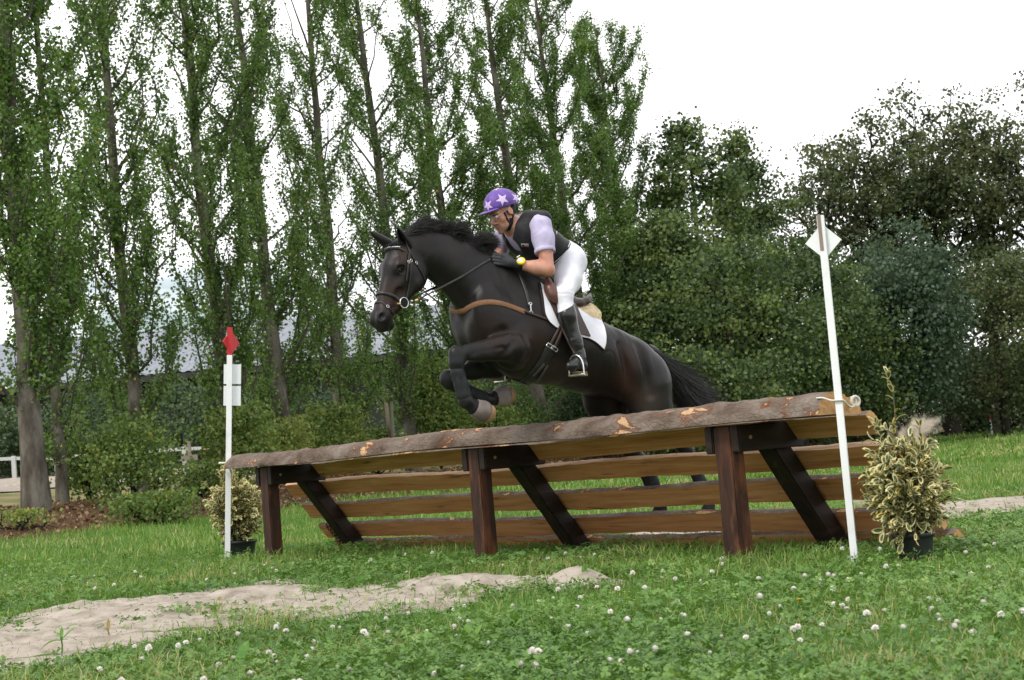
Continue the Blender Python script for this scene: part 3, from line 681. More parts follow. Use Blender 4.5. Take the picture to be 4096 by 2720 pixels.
def halflog(name, a0, a1, b_, z, wd, ht, flat, seed, bow=.0, taper=0.0, lump=.012, sq=1.0, mats=None):
    """half-round slab along a; (b_,z) centre of its flat; flat = unit (b,z) normal of the sawn face"""
    nf = np.array(flat)/np.hypot(*flat); tg = np.array([-nf[1], nf[0]])
    L = a1-a0; na = int(L/.03)+2; m_ = 25
    A = np.linspace(a0, a1, na); th = np.linspace(0, np.pi, m_)
    V = []
    for a in A:
        f = (a-a0)/L; s_ = 1+taper*(f-.5)
        P = np.stack([np.full(m_, a*2.0), np.cos(th)*1.0, np.sin(th)*1.0], -1)
        nz_ = 1+lump*5*fnoise(P*1.6, 3, seed)+(.055*fnoise(np.stack([np.full(m_, a*9), np.cos(th)*5, np.sin(th)*5], -1), 2, seed+3) if wd > .2 else .04*fnoise(np.stack([np.full(m_, a*9), np.cos(th)*3, np.sin(th)*3], -1), 2, seed+3))
        wv = wd*s_*(1+.05*fnoise(np.array([[a*1.1, seed]]), 2, seed)[0])
        u = np.sign(np.cos(th))*np.abs(np.cos(th))**(.5+.5*sq)*wv/2*nz_; v = -np.sin(th)**sq*ht*s_*nz_
        dz = bow*math.sin(math.pi*f)+.008*math.sin(a*1.7+seed)
        V.append(np.stack([np.full(m_, a)+.012*fnoise(np.array([[seed*3.1+k_, a] for k_ in range(m_)]), 1, seed), b_+tg[0]*u+nf[0]*v, z+dz+tg[1]*u+nf[1]*v], -1))
    V = np.concatenate(V)
    i = np.arange(na-1)[:, None]*m_; j = np.arange(m_-1)[None]
    q = np.stack([i+j, i+j+1, i+m_+j+1, i+m_+j], -1).reshape(-1, 4)
    fl = np.stack([i[:, 0]+m_-1, i[:, 0], i[:, 0]+m_, i[:, 0]+2*m_-1], -1)
    e0 = np.arange(m_)[None, ::-1]; e1 = (np.arange(m_)+(na-1)*m_)[None]
    mi = np.concatenate([np.zeros(len(q)), np.ones(len(fl)), [2, 2]])
    sm = np.concatenate([np.ones(len(q), bool), np.zeros(len(fl)+2, bool)])
    # make normals consistent with bmesh afterwards
    o = build(name, V, [q, fl, e0, e1], mats or BW, jump, mi, sm)
    bm = bmesh.new(); bm.from_mesh(o.data); bmesh.ops.recalc_face_normals(bm, faces=bm.faces[:])
    for e in bm.edges:
        if len(e.link_faces) == 2 and e.link_faces[0].material_index != e.link_faces[1].material_index: e.smooth = False
    bm.to_mesh(o.data); bm.free()
    return o
aM = float((onz(1092*SD, 1297*SD)-JL)@JD); aR = float((JR-JL)@JD)
# the two logs of the top
halflog("top_log", -.60, 6.93, .035, .862, .27, .128, (0, -1), 3, .012, .04)
halflog("top_log", -.34, 6.84, .275, .866, .205, .105, (0, -1), 5, .008, .05)
# sloping slabs: their sawn faces lie on the back of the braces
br = lambda z: .548+(.69-z)*.77
fn = (-.79, -.61)
for z_t, z_b, a0, a1, sd_ in ((.858, .733, -.30, 6.83, 11), (.670, .543, -.66, 6.86, 13), (.462, .320, -.64, 6.9, 17), (.250, .112, -.62, 6.88, 19), (.082, -.06, -.55, 6.93, 23)):
    zc = (z_t+z_b)/2
    halflog("slab", a0, a1, br(zc)+.002, zc, math.hypot(z_t-z_b, .77*(z_t-z_b)), .066, fn, sd_, 0, .04, .008, .36, BWL if sd_ == 13 else None)
def jbox(name, a0, a1, b0, b1, z0, z1, m_, shear=None, bev=.008):
    bm = bmesh.new(); bmesh.ops.create_cube(bm, size=1)
    for v in bm.verts:
        f = v.co.z+.5
        v.co = Vector((a0+(v.co.x+.5)*(a1-a0), b0+(v.co.y+.5)*(b1-b0)+(shear or 0)*(1-f), z0+f*(z1-z0)))
    bmesh.ops.bevel(bm, geom=bm.edges[:], offset=bev, segments=2, affect='EDGES')
    bmesh.ops.subdivide_edges(bm, edges=[e for e in bm.edges if e.calc_length() > .1], cuts=5, use_grid_fill=True)
    for v in bm.verts:
        q = np.array(v.co)*7; v.co += Vector((.003*vnoise(q[None], 1)[0], .003*vnoise(q[None], 2)[0], .002*vnoise(q[None], 3)[0]))
    mb = MB(); mb.bm(bm); o = mb.make(name, [m_], jump, False); return o
for a_ in (0.0, aM, aR):
    k_ = -.07 if a_ else 0
    jbox("post", a_-.075, a_+.075, -.005, .108, -.03, .852, dark)
    jbox("beam", a_-.150, a_-.078, -.012, .56, .685, .858, darkb)
    jbox("beam", a_+.078, a_+.150, -.008, .58, .69, .856, darkb)
    jbox("brace", a_-.0755, a_+.0755, .290, .456, .0, .80, darkb, .596)
    # bolt heads through the beam
    mb = MB(); 
    for bb in (.09,): mb.tube([(a_+.148, bb, .775), (a_+.156, bb, .775)], [.013, .012], 8)
    mb.make("bolt", [nmat("pale_bolt_wood", [(.22, .13, .07), (.40, .26, .15)], 30)], jump)
jbox("foot_beam", aR-.14, aR+.16, -.16, .06, -.03, .055, dark)
jbox("foot_beam", aR+.10, aR+.20, .05, .80, -.02, .055, darkb)
# anchor chains at both ends of the lowest slab
chm = nmat("black_chain", [(.008, .008, .009), (.03, .03, .032)], 30, 3, None, .45, .5, metal=.6)
for a_, z1 in ((-.40, .27), (6.72, .22)):
    mb = MB(); nlk = int(z1/.032)
    for q in range(nlk):
        th = np.linspace(0, 2*np.pi, 13); zc_ = .03+q*.03; bb = br(.06)-.02+.10*(1-q/nlk) if a_ > 1 else br(zc_)-.03
        ax = np.array([1, 0, 0.]) if q % 2 else np.array([0, 1., 0])
        P = np.array([[a_, bb, zc_]]) + np.sin(th)[:, None]*ax*.012+np.cos(th)[:, None]*np.array([0, 0, .023])
        mb.tube(P, .0045, 6, cap=False)
    mb.make("chain", [chm], jump)

# ================================================================== FLAG POLES
whp = nmat("white_paint", [(.62, .63, .63), (.78, .79, .80), (.80, .81, .83)], 6, 5, [.2, .45, .7], .45, .4, .15, .003, 60)
redp = nmat("red_paint", [(.40, .018, .024), (.52, .03, .036)], 6, 4, None, .5, .35)
rawp = nmat("bare_worn_wood", [(.20, .14, .12), (.34, .27, .24)], 9, 5, None, .8, .2, stretch=(3, 3, .5))
def pole(name, bx, by, tx, ty, Yb, wd, label, dia, paint, spl=None, rotz=.2, backs=0):
    b0 = onY(bx*SD, by*SD, Yb); t0 = onY(tx*SD, ty*SD, Yb-.0)
    b0[2] = -.03
    root = thing(name, b0, label, "flag pole")
    ax = nrm(t0-b0); L = np.linalg.norm(t0-b0)
    x = nrm([math.cos(rotz), math.sin(rotz), 0]); x = nrm(x-ax*(x@ax)); y = np.cross(ax, x)
    M = np.stack([x, y, ax], 1)
    return root, b0, ax, L, x, y, M
# right-hand white flag: its pole stands in front of the log's end
root, b0, ax, L, x, y, M = pole("flag_pole", 1972, 1302, 1891, 497, 8.98, .04, "tall white pole with white diamond flag tied to the log's right end", None, whp, rotz=-.35)
mb = MB(); mb.box(b0+ax*L/2, (.020, .016, L/2), M, 0, .002); mb.make("pole", [whp], root, False)
dc = b0+ax*(L-.150)+y*.024
def diamond(mb, c, x, y, ax, r, th, rt=1.0):
    A = [c+ax*r*rt, c+x*r, c-ax*r*rt, c-x*r]; mb.add(np.array([p+y*th/2 for p in A]+[p-y*th/2 for p in A]), [[0, 1, 2, 3], [7, 6, 5, 4], [0, 4, 5, 1], [1, 5, 6, 2], [2, 6, 7, 3], [3, 7, 4, 0]])
mb = MB(); diamond(mb, dc, x, y, ax, .105, .008); mb.make("flag_board", [whp], root, False)
mb = MB(); mb.box(b0+ax*(L-.10)-y*.0175-x*.006, (.010, .002, .105), M); mb.make("worn_stripe", [rawp], root, False)
rope = nmat("white_twine", [(.55, .52, .45), (.78, .75, .70)], 60, 3, None, .9, .1)
mb = MB()
def jw(a, b_, z): return JL+JD*a+JN*b_+np.array([0, 0, z])
pz = 0.945
f_ = (pz-b0[2])/ax[2]; pc = b0+ax*f_
P = [jw(6.90, -.075, .968), jw(6.94, -.07, .968), jw(6.965, -.04, .95), pc-y*.024-x*.03, pc-y*.026, pc-y*.024+x*.03, jw(6.97, .12, .90), jw(6.965, .17, .905), jw(6.96, .20, .93), jw(6.955, .19, .955), jw(6.95, .16, .96)]
P = np.array(P); tt_ = np.linspace(0, len(P)-1, 40); Ps = np.stack([np.interp(tt_, np.arange(len(P)), P[:, i]) for i in range(3)], -1)
for _ in range(2): Ps[1:-1] = (Ps[:-2]+2*Ps[1:-1]+Ps[2:])/4
mb.tube(Ps, .006, 6); th = np.linspace(0, 2*np.pi, 15)
mb.tube(jw(6.962, .185, .935)+np.outer(np.cos(th), JN)*.035+np.outer(np.sin(th), [0, 0, 1.])*.028, .009, 7)
wr = np.array([jw(6.87, bb, .868+zz) for bb, zz in ((-.135, .0), (-.13, .05), (-.10, .10), (-.05, .128), (.0, .136))])
mb.make("twine", [rope], root)
# left-hand red flag with two number cards
root, b0, ax, L, x, y, M = pole("flag_pole", 524, 1292, 530, 755, 15.15, .04, "white pole with red diamond flag and two blank white cards", None, whp, rotz=.15)
mb = MB(); mb.box(b0+ax*(L-.27)/2, (.026, .018, (L-.27)/2), M, 0, .002); mb.make("pole", [whp], root, False)
mb = MB(); mb.box(b0+ax*(L-.135), (.0262, .0182, .135), M, 0, .002); mb.make("pole_top", [redp], root, False)
x2 = nrm(x*.52+y*.85); y2 = np.cross(ax, x2)
mb = MB(); diamond(mb, b0+ax*(L-.145)+y*.026+x2*.02, x2, y2, ax, .15, .009, .8); mb.make("flag_board", [redp], root, False)
for f_ in (.455, .665):
    mb = MB(); mb.box(b0+ax*(L-f_)+y*.024+x*.028, (.083, .004, .096), M, 0, .0015); mb.make("card", [nmat("white_card", [(.66, .70, .72), (.74, .77, .79)], 5, 2, None, .4, .4)], root, False)
mb = MB(); P = np.array([b0+ax*.86-y*.02+x*.03, jw(-.62, -.05, .93), jw(-.70, -.1, .93)]); mb.tube(P, .012, 6); mb.make("twine", [rope], root)

# ================================================================== POTTED VARIEGATED SHRUBS
vleaf = newmat("variegated_leaf"); mt, t, b = vleaf; setp(b, .38, .45)
a = t.nodes.new('ShaderNodeAttribute'); a.attribute_name = 'tint'; r = ramp(t, [(.050, .090, .048), (.085, .135, .070), (.13, .17, .085), (.50, .44, .16), (.66, .59, .30), (.72, .52, .10)], [0, .25, .48, .52, .85, 1.0])
t.links.new(a.outputs['Fac'], r.inputs[0]); t.links.new(r.outputs[0], b.inputs['Base Color'])
trn = t.nodes.new('ShaderNodeBsdfTranslucent'); t.links.new(r.outputs[0], trn.inputs[0]); ms = t.nodes.new('ShaderNodeMixShader'); ms.inputs[0].default_value = .2
t.links.new(b.outputs[0], ms.inputs[1]); t.links.new(trn.outputs[0], ms.inputs[2]); t.links.new(ms.outputs[0], t.nodes['Material Output'].inputs[0]); vleaf = mt
potm = nmat("black_plastic_pot", [(.010, .011, .013), (.022, .024, .027)], 7, 4, None, .45, .4)
soilm = nmat("pot_soil", [(.02, .013, .009), (.06, .04, .028)], 30, 5, None, .95, .1)
stemm = nmat("shrub_stem", [(.06, .055, .03), (.13, .12, .07)], 20, 3, None, .8, .2)
def vleaves(C, D, L, Wd, Nn):
    """many oval leaves: base points C, directions D, lengths L, widths Wd, blade normals Nn -> verts, ring quads, centre hexagons"""
    n = len(C); m_ = 8; th = np.arange(m_)/m_*2*np.pi
    S = np.cross(D, Nn); S /= np.linalg.norm(S, axis=1)[:, None]+1e-9; Nn = np.cross(S, D)
    lx = .5-.5*np.cos(th); ly = np.sin(th)*.5*(1-.15*np.cos(th))
    out = []
    for sc_, lift in ((1.0, 0.0), (.62, 0.0)):
        xx = (lx-.5)*sc_+.5; yy = ly*sc_
        zz = .22*np.abs(yy)-.18*(xx-.35)**2
        out.append(C[:, None]+D[:, None]*(xx[None, :, None]*L[:, None, None])+S[:, None]*(yy[None, :, None]*Wd[:, None, None])+Nn[:, None]*(zz[None, :, None]*L[:, None, None]))
    V = np.concatenate(out, 1).reshape(-1, 3)
    base = (np.arange(n)*16)[:, None]; j = np.arange(8)
    ring = np.stack([base+j, base+(j+1) % 8, base+8+(j+1) % 8, base+8+j], -1).reshape(-1, 4)
    hexa = base+8+j[None]
    return V, ring, hexa
def shrub(px, py, Y, pr, ph, label, h, rad, nst, seed, lsz=.075, sprigs=(), squash=1.0, lean=(0, 0)):
    rg = np.random.default_rng(seed)
    b0 = onY(px*SD, py*SD, Y); b0[2] = float(gz(b0[0], b0[1]))
    root = thing("potted_shrub", b0, label, "potted plant", "variegated shrubs in pots beside the jump")
    mb = MB(); th = np.linspace(0, 2*np.pi, 29)[:-1]
    prof = [(pr*.80, 0), (pr*.86, ph*.3), (pr*.95, ph*.80), (pr*.96, ph*.82), (pr*1.04, ph*.83), (pr*1.05, ph*.985), (pr*1.03, ph), (pr*.98, ph), (pr*.96, ph*.88)]
    V = np.concatenate([np.stack([r_*np.cos(th), r_*np.sin(th), np.full(28, z_)], -1) for r_, z_ in prof])+b0
    i = np.arange(len(prof)-1)[:, None]*28; j = np.arange(28)[None]
    mb.add(V, np.stack([i+j, i+(j+1) % 28, i+28+(j+1) % 28, i+28+j], -1).reshape(-1, 4)); mb.make("pot", [potm], root)
    mb = MB(); V = np.concatenate([[[0, 0, ph*.92]], np.stack([pr*.97*np.cos(th), pr*.97*np.sin(th), np.full(28, ph*.88)], -1)])+b0
    mb.add(V, np.stack([np.zeros(28, int), 1+np.arange(28), 1+(np.arange(28)+1) % 28], -1)); mb.make("soil", [soilm], root)
    st = MB(); C = []; D = []; U = []; Sz = []
    def leafy(P, f0, dens, sz):
        T = np.gradient(P, axis=0); seg = np.linalg.norm(np.diff(P, axis=0), axis=1).sum()
        q = max(3, int(seg*dens))
        for k_ in range(q):
            f = f0+(1-f0)*(k_+rg.random())/q; ii = f*(len(P)-1); i0 = min(int(ii), len(P)-2)
            c = P[i0]+(P[i0+1]-P[i0])*(ii-i0); tg = nrm(T[i0]); az = rg.random()*6.28
            e1 = nrm(np.cross(tg, [.31, .2, .9])); e2 = np.cross(tg, e1); o_ = e1*math.cos(az)+e2*math.sin(az)
            d = nrm(o_*(.9-.45*f)+tg*(.35+.65*f)+np.array([0, 0, -.12])+rg.normal(0, .15, 3)); C.append(c); D.append(d); U.append(nrm(tg*.8+np.array([0, 0, .7])-o_*.2)); Sz.append(sz*(.6+.6*rg.random()))
    for s_ in range(nst):
        az = s_*2.4+rg.random()*.6; r1 = rad*math.sqrt((s_+.5)/nst)*(.8+.3*rg.random()); zt = ph+(h-ph)*(.60+.40*rg.random())*(1-.42*(r1/rad)**2)
        p0 = b0+np.array([math.cos(az), math.sin(az), 0])*pr*.45*rg.random()+np.array([0, 0, ph*.9])
        p1 = b0+np.array([math.cos(az)*r1+lean[0], math.sin(az)*r1*squash+lean[1], zt])
        P = curve(p0, p1, np.array([math.cos(az), math.sin(az), 0])*r1*.25, 7, .008); st.tube(P, np.linspace(.008, .0025, 7), 5, cap=False)
        leafy(P, .35, 34, lsz)
        for q in range(13):
            t_ = .04+.88*rg.random(); c = np.array([np.interp(t_, np.linspace(0, 1, 7), P[:, k_]) for k_ in range(3)])
            d = nrm(np.array([math.cos(az+rg.normal(0, 1.1)), math.sin(az+rg.normal(0, 1.1)), .25+.5*rg.random()])); e = c+d*(.06+.11*rg.random())*(h/1.0)
            Pb = curve(c, e, (0, 0, .02), 4); st.tube(Pb, np.linspace(.004, .002, 4), 4, cap=False); leafy(Pb, .10, 58, lsz*1.08)
    for (dx, dy, z0_, z1_) in sprigs:
        p0 = b0+np.array([dx*.6, dy, z0_]); p1 = b0+np.array([dx, dy, z1_]); P = curve(p0, p1, (.01, 0, 0), 8, .004); st.tube(P, np.linspace(.005, .0025, 8), 5, cap=False); leafy(P, .1, 22, lsz); leafy(P[-2:], .3, 120, lsz)
    st.make("stems", [stemm], root)
    C = np.array(C); D = np.array(D); U = np.array(U); Sz = np.array(Sz); n = len(C)
    V, ring, hexa = vleaves(C, D, Sz, Sz*(.36+.12*rg.random(n)), U)
    var = rg.random(n); tint = np.concatenate([np.repeat(.54+.32*var+.12*rg.random(n), 8).clip(.53, 1), .46*rg.random(n)])
    yl = rg.random(n) < .03; tint[:n*8] = np.where(np.repeat(yl, 8), 1.0, tint[:n*8])
    build("foliage", V, [ring, hexa], vleaf, root, attrs={'tint': tint}, smooth=True)
shrub(2112, 1304, 8.85, .115, .150, "leafy variegated shrub in black pot at right end of the jump", .80, .150, 36, 5, .066, sprigs=[(-.06, -.02, .70, 1.05), (.10, .0, .5, .74), (-.15, 0, .5, .78), (-.13, -.13, .2, .13), (-.10, -.14, .2, .20), (-.16, -.10, .22, .16), (-.10, -.16, .36, .11), (-.03, -.18, .36, .15), (.04, -.15, .38, .2), (.12, -.10, .36, .22), (-.18, -.08, .38, .17), (.15, .0, .36, .25)], lean=(-.03, -.01))
shrub(555, 1292, 15.75, .17, .15, "variegated shrub in black pot behind the red flag pole", .95, .20, 22, 9, .070, sprigs=[(-.30, 0, .5, .75)], lean=(-.04, 0))

# ================================================================== THINGS FAR BEHIND
roofm = nmat("ribbed_metal_roof", [(.15, .168, .195), (.22, .24, .27), (.27, .29, .325)], .8, 4, None, .6, .2, metal=.0)
barnm = nmat("dark_barn_boards", [(.022, .024, .020), (.045, .047, .040), (.075, .076, .066)], 2.5, 5, None, .9, .15, stretch=(1, 1, .1))
bx = onY(-260*SD, 900*SD, 77); b2 = onY(1500*SD, 760*SD, 73)
bd = nrm(np.array([b2[0]-bx[0], b2[1]-bx[1], 0])); bn = np.array([-bd[1], bd[0], 0]); BLn = np.hypot(b2[0]-bx[0], b2[1]-bx[1])
bb0 = np.array([bx[0], bx[1], 1.6]); barn = thing("riding_hall", bb0, "long dark riding hall with pale ribbed metal roof behind the poplars", "building")
def bw(u, v, z): return bb0*[1, 1, 0]+bd*u+bn*v+np.array([0, 0, z])
ZE, ZR = 6.25, 9.4
mb = MB(); nr_ = int(BLn/.45)
rows = []
for k_ in range(nr_*4+1):
    u = BLn*k_/(nr_*4); rz = .05*(1 if k_ % 4 in (1, 2) else 0)
    rows += [bw(u, -.9, ZE-.25+rz), bw(u, 12, ZR+rz), bw(u, 12.01, ZR+rz), bw(u, 25, ZE-.25+rz)]
i = np.arange(nr_*4)[:, None]*4; j = np.array([0, 2])[None]
mb.add(np.array(rows), np.stack([i+j, i+j+1, i+4+j+1, i+4+j], -1).reshape(-1, 4)); mb.make("roof", [roofm], barn, False)
Rb = np.stack([bd, bn, [0, 0, 1.]], 1)
mb = MB(); mb.box(bw(BLn/2, 12, 3.6), (BLn/2-.3, 11.6, 2.35), Rb); mb.make("wall", [barnm], barn, False)
for u in np.arange(2, BLn-1, 5.2):
    mb = MB(); mb.box(bw(u, .05, 3.6), (.14, .14, 2.3), Rb); mb.make("post", [barnm], barn, False)
mb = MB(); mb.box(bw(BLn/2, -.85, ZE-.42), (BLn/2, .05, .13), Rb); mb.make("eave_board", [barnm], barn, False)

wf = nmat("arena_white", [(.42, .43, .43), (.58, .59, .59)], 4, 4, None, .6, .3)
graywood = nmat("weathered_wood", [(.10, .085, .07), (.22, .19, .16), (.30, .27, .23)], 5, 5, None, .85, .2, stretch=(.3, 3, 3))
brownrail = nmat("brown_rail", [(.16, .10, .06), (.30, .21, .13), (.38, .29, .19)], 5, 5, None, .8, .2)
def railfence(name, p0, p1, n, hgt, rails, pm, label, cat, pw=.07, rw=(.06, .03)):
    p0 = np.array(p0); p1 = np.array(p1)
    root = thing(name, (p0[0], p0[1], float(gz(p0[0], p0[1]))), label, cat)
    d = nrm([p1[0]-p0[0], p1[1]-p0[1], 0]); R = np.stack([d, [-d[1], d[0], 0], [0, 0, 1.]], 1)
    pts = [p0+(p1-p0)*k_/(n-1) for k_ in range(n)]
    for p in pts:
        z = float(gz(p[0], p[1])); mb = MB(); mb.box((p[0], p[1], z+hgt/2), (pw, pw, hgt/2+.05), R, 0, .01); mb.make("post", [pm], root, False)
    for rz in rails:
        for a_, c_ in zip(pts[:-1], pts[1:]):
            za, zc = float(gz(*a_)), float(gz(*c_)); L_ = np.hypot(*(c_-a_)); mb = MB(); mid = (a_+c_)/2
            dv = nrm([c_[0]-a_[0], c_[1]-a_[1], zc-za]); R2 = np.stack([dv, R[:, 1], np.cross(dv, R[:, 1])], 1)
            mb.box((mid[0], mid[1], (za+zc)/2+rz), (L_/2, rw[1], rw[0]), R2); mb.make("rail", [pm], root, False)
    return root
railfence("arena_fence", [-23, 56.5], [-10.8, 57.5], 9, .78, (.74,), wf, "white post and rail riding arena fence behind the left poplars", "fence", .075, (.06, .03))
railfence("arena_fence", [-10.0, 58], [-4.5, 60], 5, .85, (.80, .42), wf, "short white two-rail fence left of the red flag pole", "fence", .08, (.06, .03))
railfence("rail_fence", [-5.0, 51], [-1.2, 52.2], 4, .78, (.72,), brownrail, "brown wooden rail above the jump's log, left of the horse's hooves", "fence", .08, (.09, .06))
def far_obj(px, py, Y): p = onY(px*SD, py*SD, Y); p[2] = float(gz(p[0], p[1])); return p
p = far_obj(577, 1046, 55); js = thing("jump_stand", p, "white wooden jump stand just above the log's left end", "jump stand")
zt = onY(577*SD, 1016*SD, 55)[2]
mb = MB(); mb.box((p[0]+.06, p[1], (p[2]+zt)/2), (.09, .06, (zt-p[2])/2), bev=.01); mb.make("upright", [wf], js, False)
mb = MB(); mb.box((p[0]-.02, p[1]-.02, zt-.1), (.34, .03, .10)); mb.make("cross_board", [wf], js, False)
p = far_obj(440, 1088, 50); js = thing("jump_wing", p, "grey weathered jump wing standing near the white arena fence", "jump stand")
mb = MB(); mb.box(p+[0, 0, .45], (.05, .05, .5)); mb.make("upright", [graywood], js, False)
mb = MB(); mb.box(p+[0, -.06, .42], (.26, .02, .09)); mb.box(p+[0, -.06, .16], (.22, .02, .06)); mb.make("board", [graywood], js, False)
p = far_obj(902, 1010, 49); js = thing("timber_post", p, "pale upright timber post beside the brown rail", "post")
zt = onY(902*SD, 938*SD, 49)[2]; mb = MB(); mb.tube([p, (p+[0, 0, zt])*[.5, .5, .5]+[p[0]*0, 0, 0], [p[0], p[1], zt]], [.075, .07, .065], 8); mb.make("shaft", [nmat("pale_timber", [(.25, .21, .18), (.40, .35, .31)], 5)], js)
def marker(px, y0, y1, Y, label, top, dia=False):
    p = onY(px*SD, y1*SD, Y); zt = onY(px*SD, y0*SD, Y)[2]; zb = float(gz(p[0], p[1])); p[2] = zb
    root = thing("marker_pole", p, label, "marker pole"); H_ = zt-zb; f = .24
    mb = MB(); mb.tube([p, p+[-.02*H_, 0, H_*(1-f)]], [.035, .035], 8); mb.make("shaft", [whp], root)
    mb = MB()
    if dia: mb.tube([p+[-.02*H_, 0, H_*(1-f)], p+[-.025*H_, 0, H_]], [.025, .025], 8); diamond(mb, p+np.array([-.02*H_, -.05, H_-.15]), np.array([1., 0, 0]), np.array([0, 1., 0]), np.array([0, 0, 1.]), .155, .02)
    else: mb.tube([p+[-.02*H_, 0, H_*(1-f)], p+[-.026*H_, 0, H_]], [.037, .037], 8)
    mb.make("flag_board" if dia else "painted_tip", [top], root)
marker(2288, 955, 1006, 55, "distant white marker pole with red tip on the right meadow", redp)
marker(1273, 953, 1000, 55, "distant white diamond marker in front of the pale trunk under the belly", whp, True)
marker(1386, 944, 1000, 55, "distant marker with red tip behind the log, under the horse's thigh", redp)
p = onY(1870*SD, 1036*SD, 60); zt = onY(1870*SD, 1026*SD, 60)[2]; zb = float(gz(p[0], p[1])); p[2] = zb
grn = nmat("green_plastic", [(.06, .42, .11), (.09, .52, .16)], 4, 3, None, .45, .4)
gb = thing("crate", p, "bright green plastic crate far away, seen between the planks", "crate")
mb = MB(); hh = max(.25, (zt-zb)/2); mb.box(p+[0, 0, hh], (.28, .2, hh), bev=.03); mb.make("tub", [grn], gb, False)
mb = MB(); mb.box(p+[0, 0, 2*hh+.02], (.30, .22, .03), bev=.015); mb.make("lid", [grn], gb, False)
# ================================================================== HORSE AND RIDER: smooth bodies grown from blended volumes
class Body:
    def __init__(s): s.p = []
    def cap(s, a, b, ra, rb, k=.03, sq=None, op='u'):
        a, b = np.asarray(a, float), np.asarray(b, float); r = max(ra, rb)
        s.p.append((op, k, np.minimum(a, b)-r, np.maximum(a, b)+r, ('c', a, b, ra, rb, sq))); return s
    def ell(s, c, r, ax=None, k=.03, op='u'):
        c = np.asarray(c, float); r = np.asarray(r, float); ax = np.eye(3) if ax is None else np.asarray(ax, float)
        e = np.sqrt(((ax*r[:, None])**2).sum(0))
        s.p.append((op, k, c-e, c+e, ('e', c, r, ax))); return s
    def chain(s, pts, rs, k=.03, sq=None):
        for i in range(len(pts)-1): s.cap(pts[i], pts[i+1], rs[i], rs[i+1], k, sq)
        return s
    @staticmethod
    def dist(f, P):
        if f[0] == 'c':
            _, a, b, ra, rb, sq = f; q = P-a; e = b-a
            if sq is not None:
                n, fac = sq; n = np.asarray(n)
                q = q+(q@n)[..., None]*n*(fac-1); e = e+(e@n)*n*(fac-1)
            t_ = np.clip((q@e)/(e@e+1e-9), 0, 1)
            return np.linalg.norm(q-t_[..., None]*e, axis=-1)-(ra+(rb-ra)*t_)
        _, c, r, ax = f; q = (P-c)@ax.T
        k0 = np.linalg.norm(q/r, axis=-1); k1 = np.linalg.norm(q/(r*r), axis=-1)
        return k0*(k0-1)/(k1+1e-9)
    def mesh(s, vox, smooth=2, grow=0.0, clip=None):
        lo = np.min([p[2] for p in s.p if p[0] == 'u'], 0)-3*vox-grow; hi = np.max([p[3] for p in s.p if p[0] == 'u'], 0)+3*vox+grow
        n = np.ceil((hi-lo)/vox).astype(int)+1
        ax = [lo[i]+vox*np.arange(n[i]) for i in range(3)]
        G = np.full(n, 1.0, np.float32)
        for op, k, a, b, f in s.p:
            mrg = k+3*vox+grow
            i0 = np.clip(np.floor((a-mrg-lo)/vox).astype(int), 0, n); i1 = np.clip(np.ceil((b+mrg-lo)/vox).astype(int)+1, 0, n)
            if (i1 <= i0).any(): continue
            g = np.stack(np.meshgrid(*[ax[i][i0[i]:i1[i]] for i in range(3)], indexing='ij'), -1)
            d = s.dist(f, g).astype(np.float32); sl_ = tuple(slice(i0[i], i1[i]) for i in range(3)); A = G[sl_]
            if op == 'u': h = np.maximum(k-np.abs(A-d), 0)/k; G[sl_] = np.minimum(A, d)-h*h*k*.25
            else: d = -d; h = np.maximum(k-np.abs(A-d), 0)/k; G[sl_] = np.maximum(A, d)+h*h*k*.25
        G -= grow
        if clip is not None:
            g = np.stack(np.meshgrid(*ax, indexing='ij'), -1); G = np.maximum(G, clip(g).astype(np.float32))
        return surfnet(G, lo, vox, smooth)
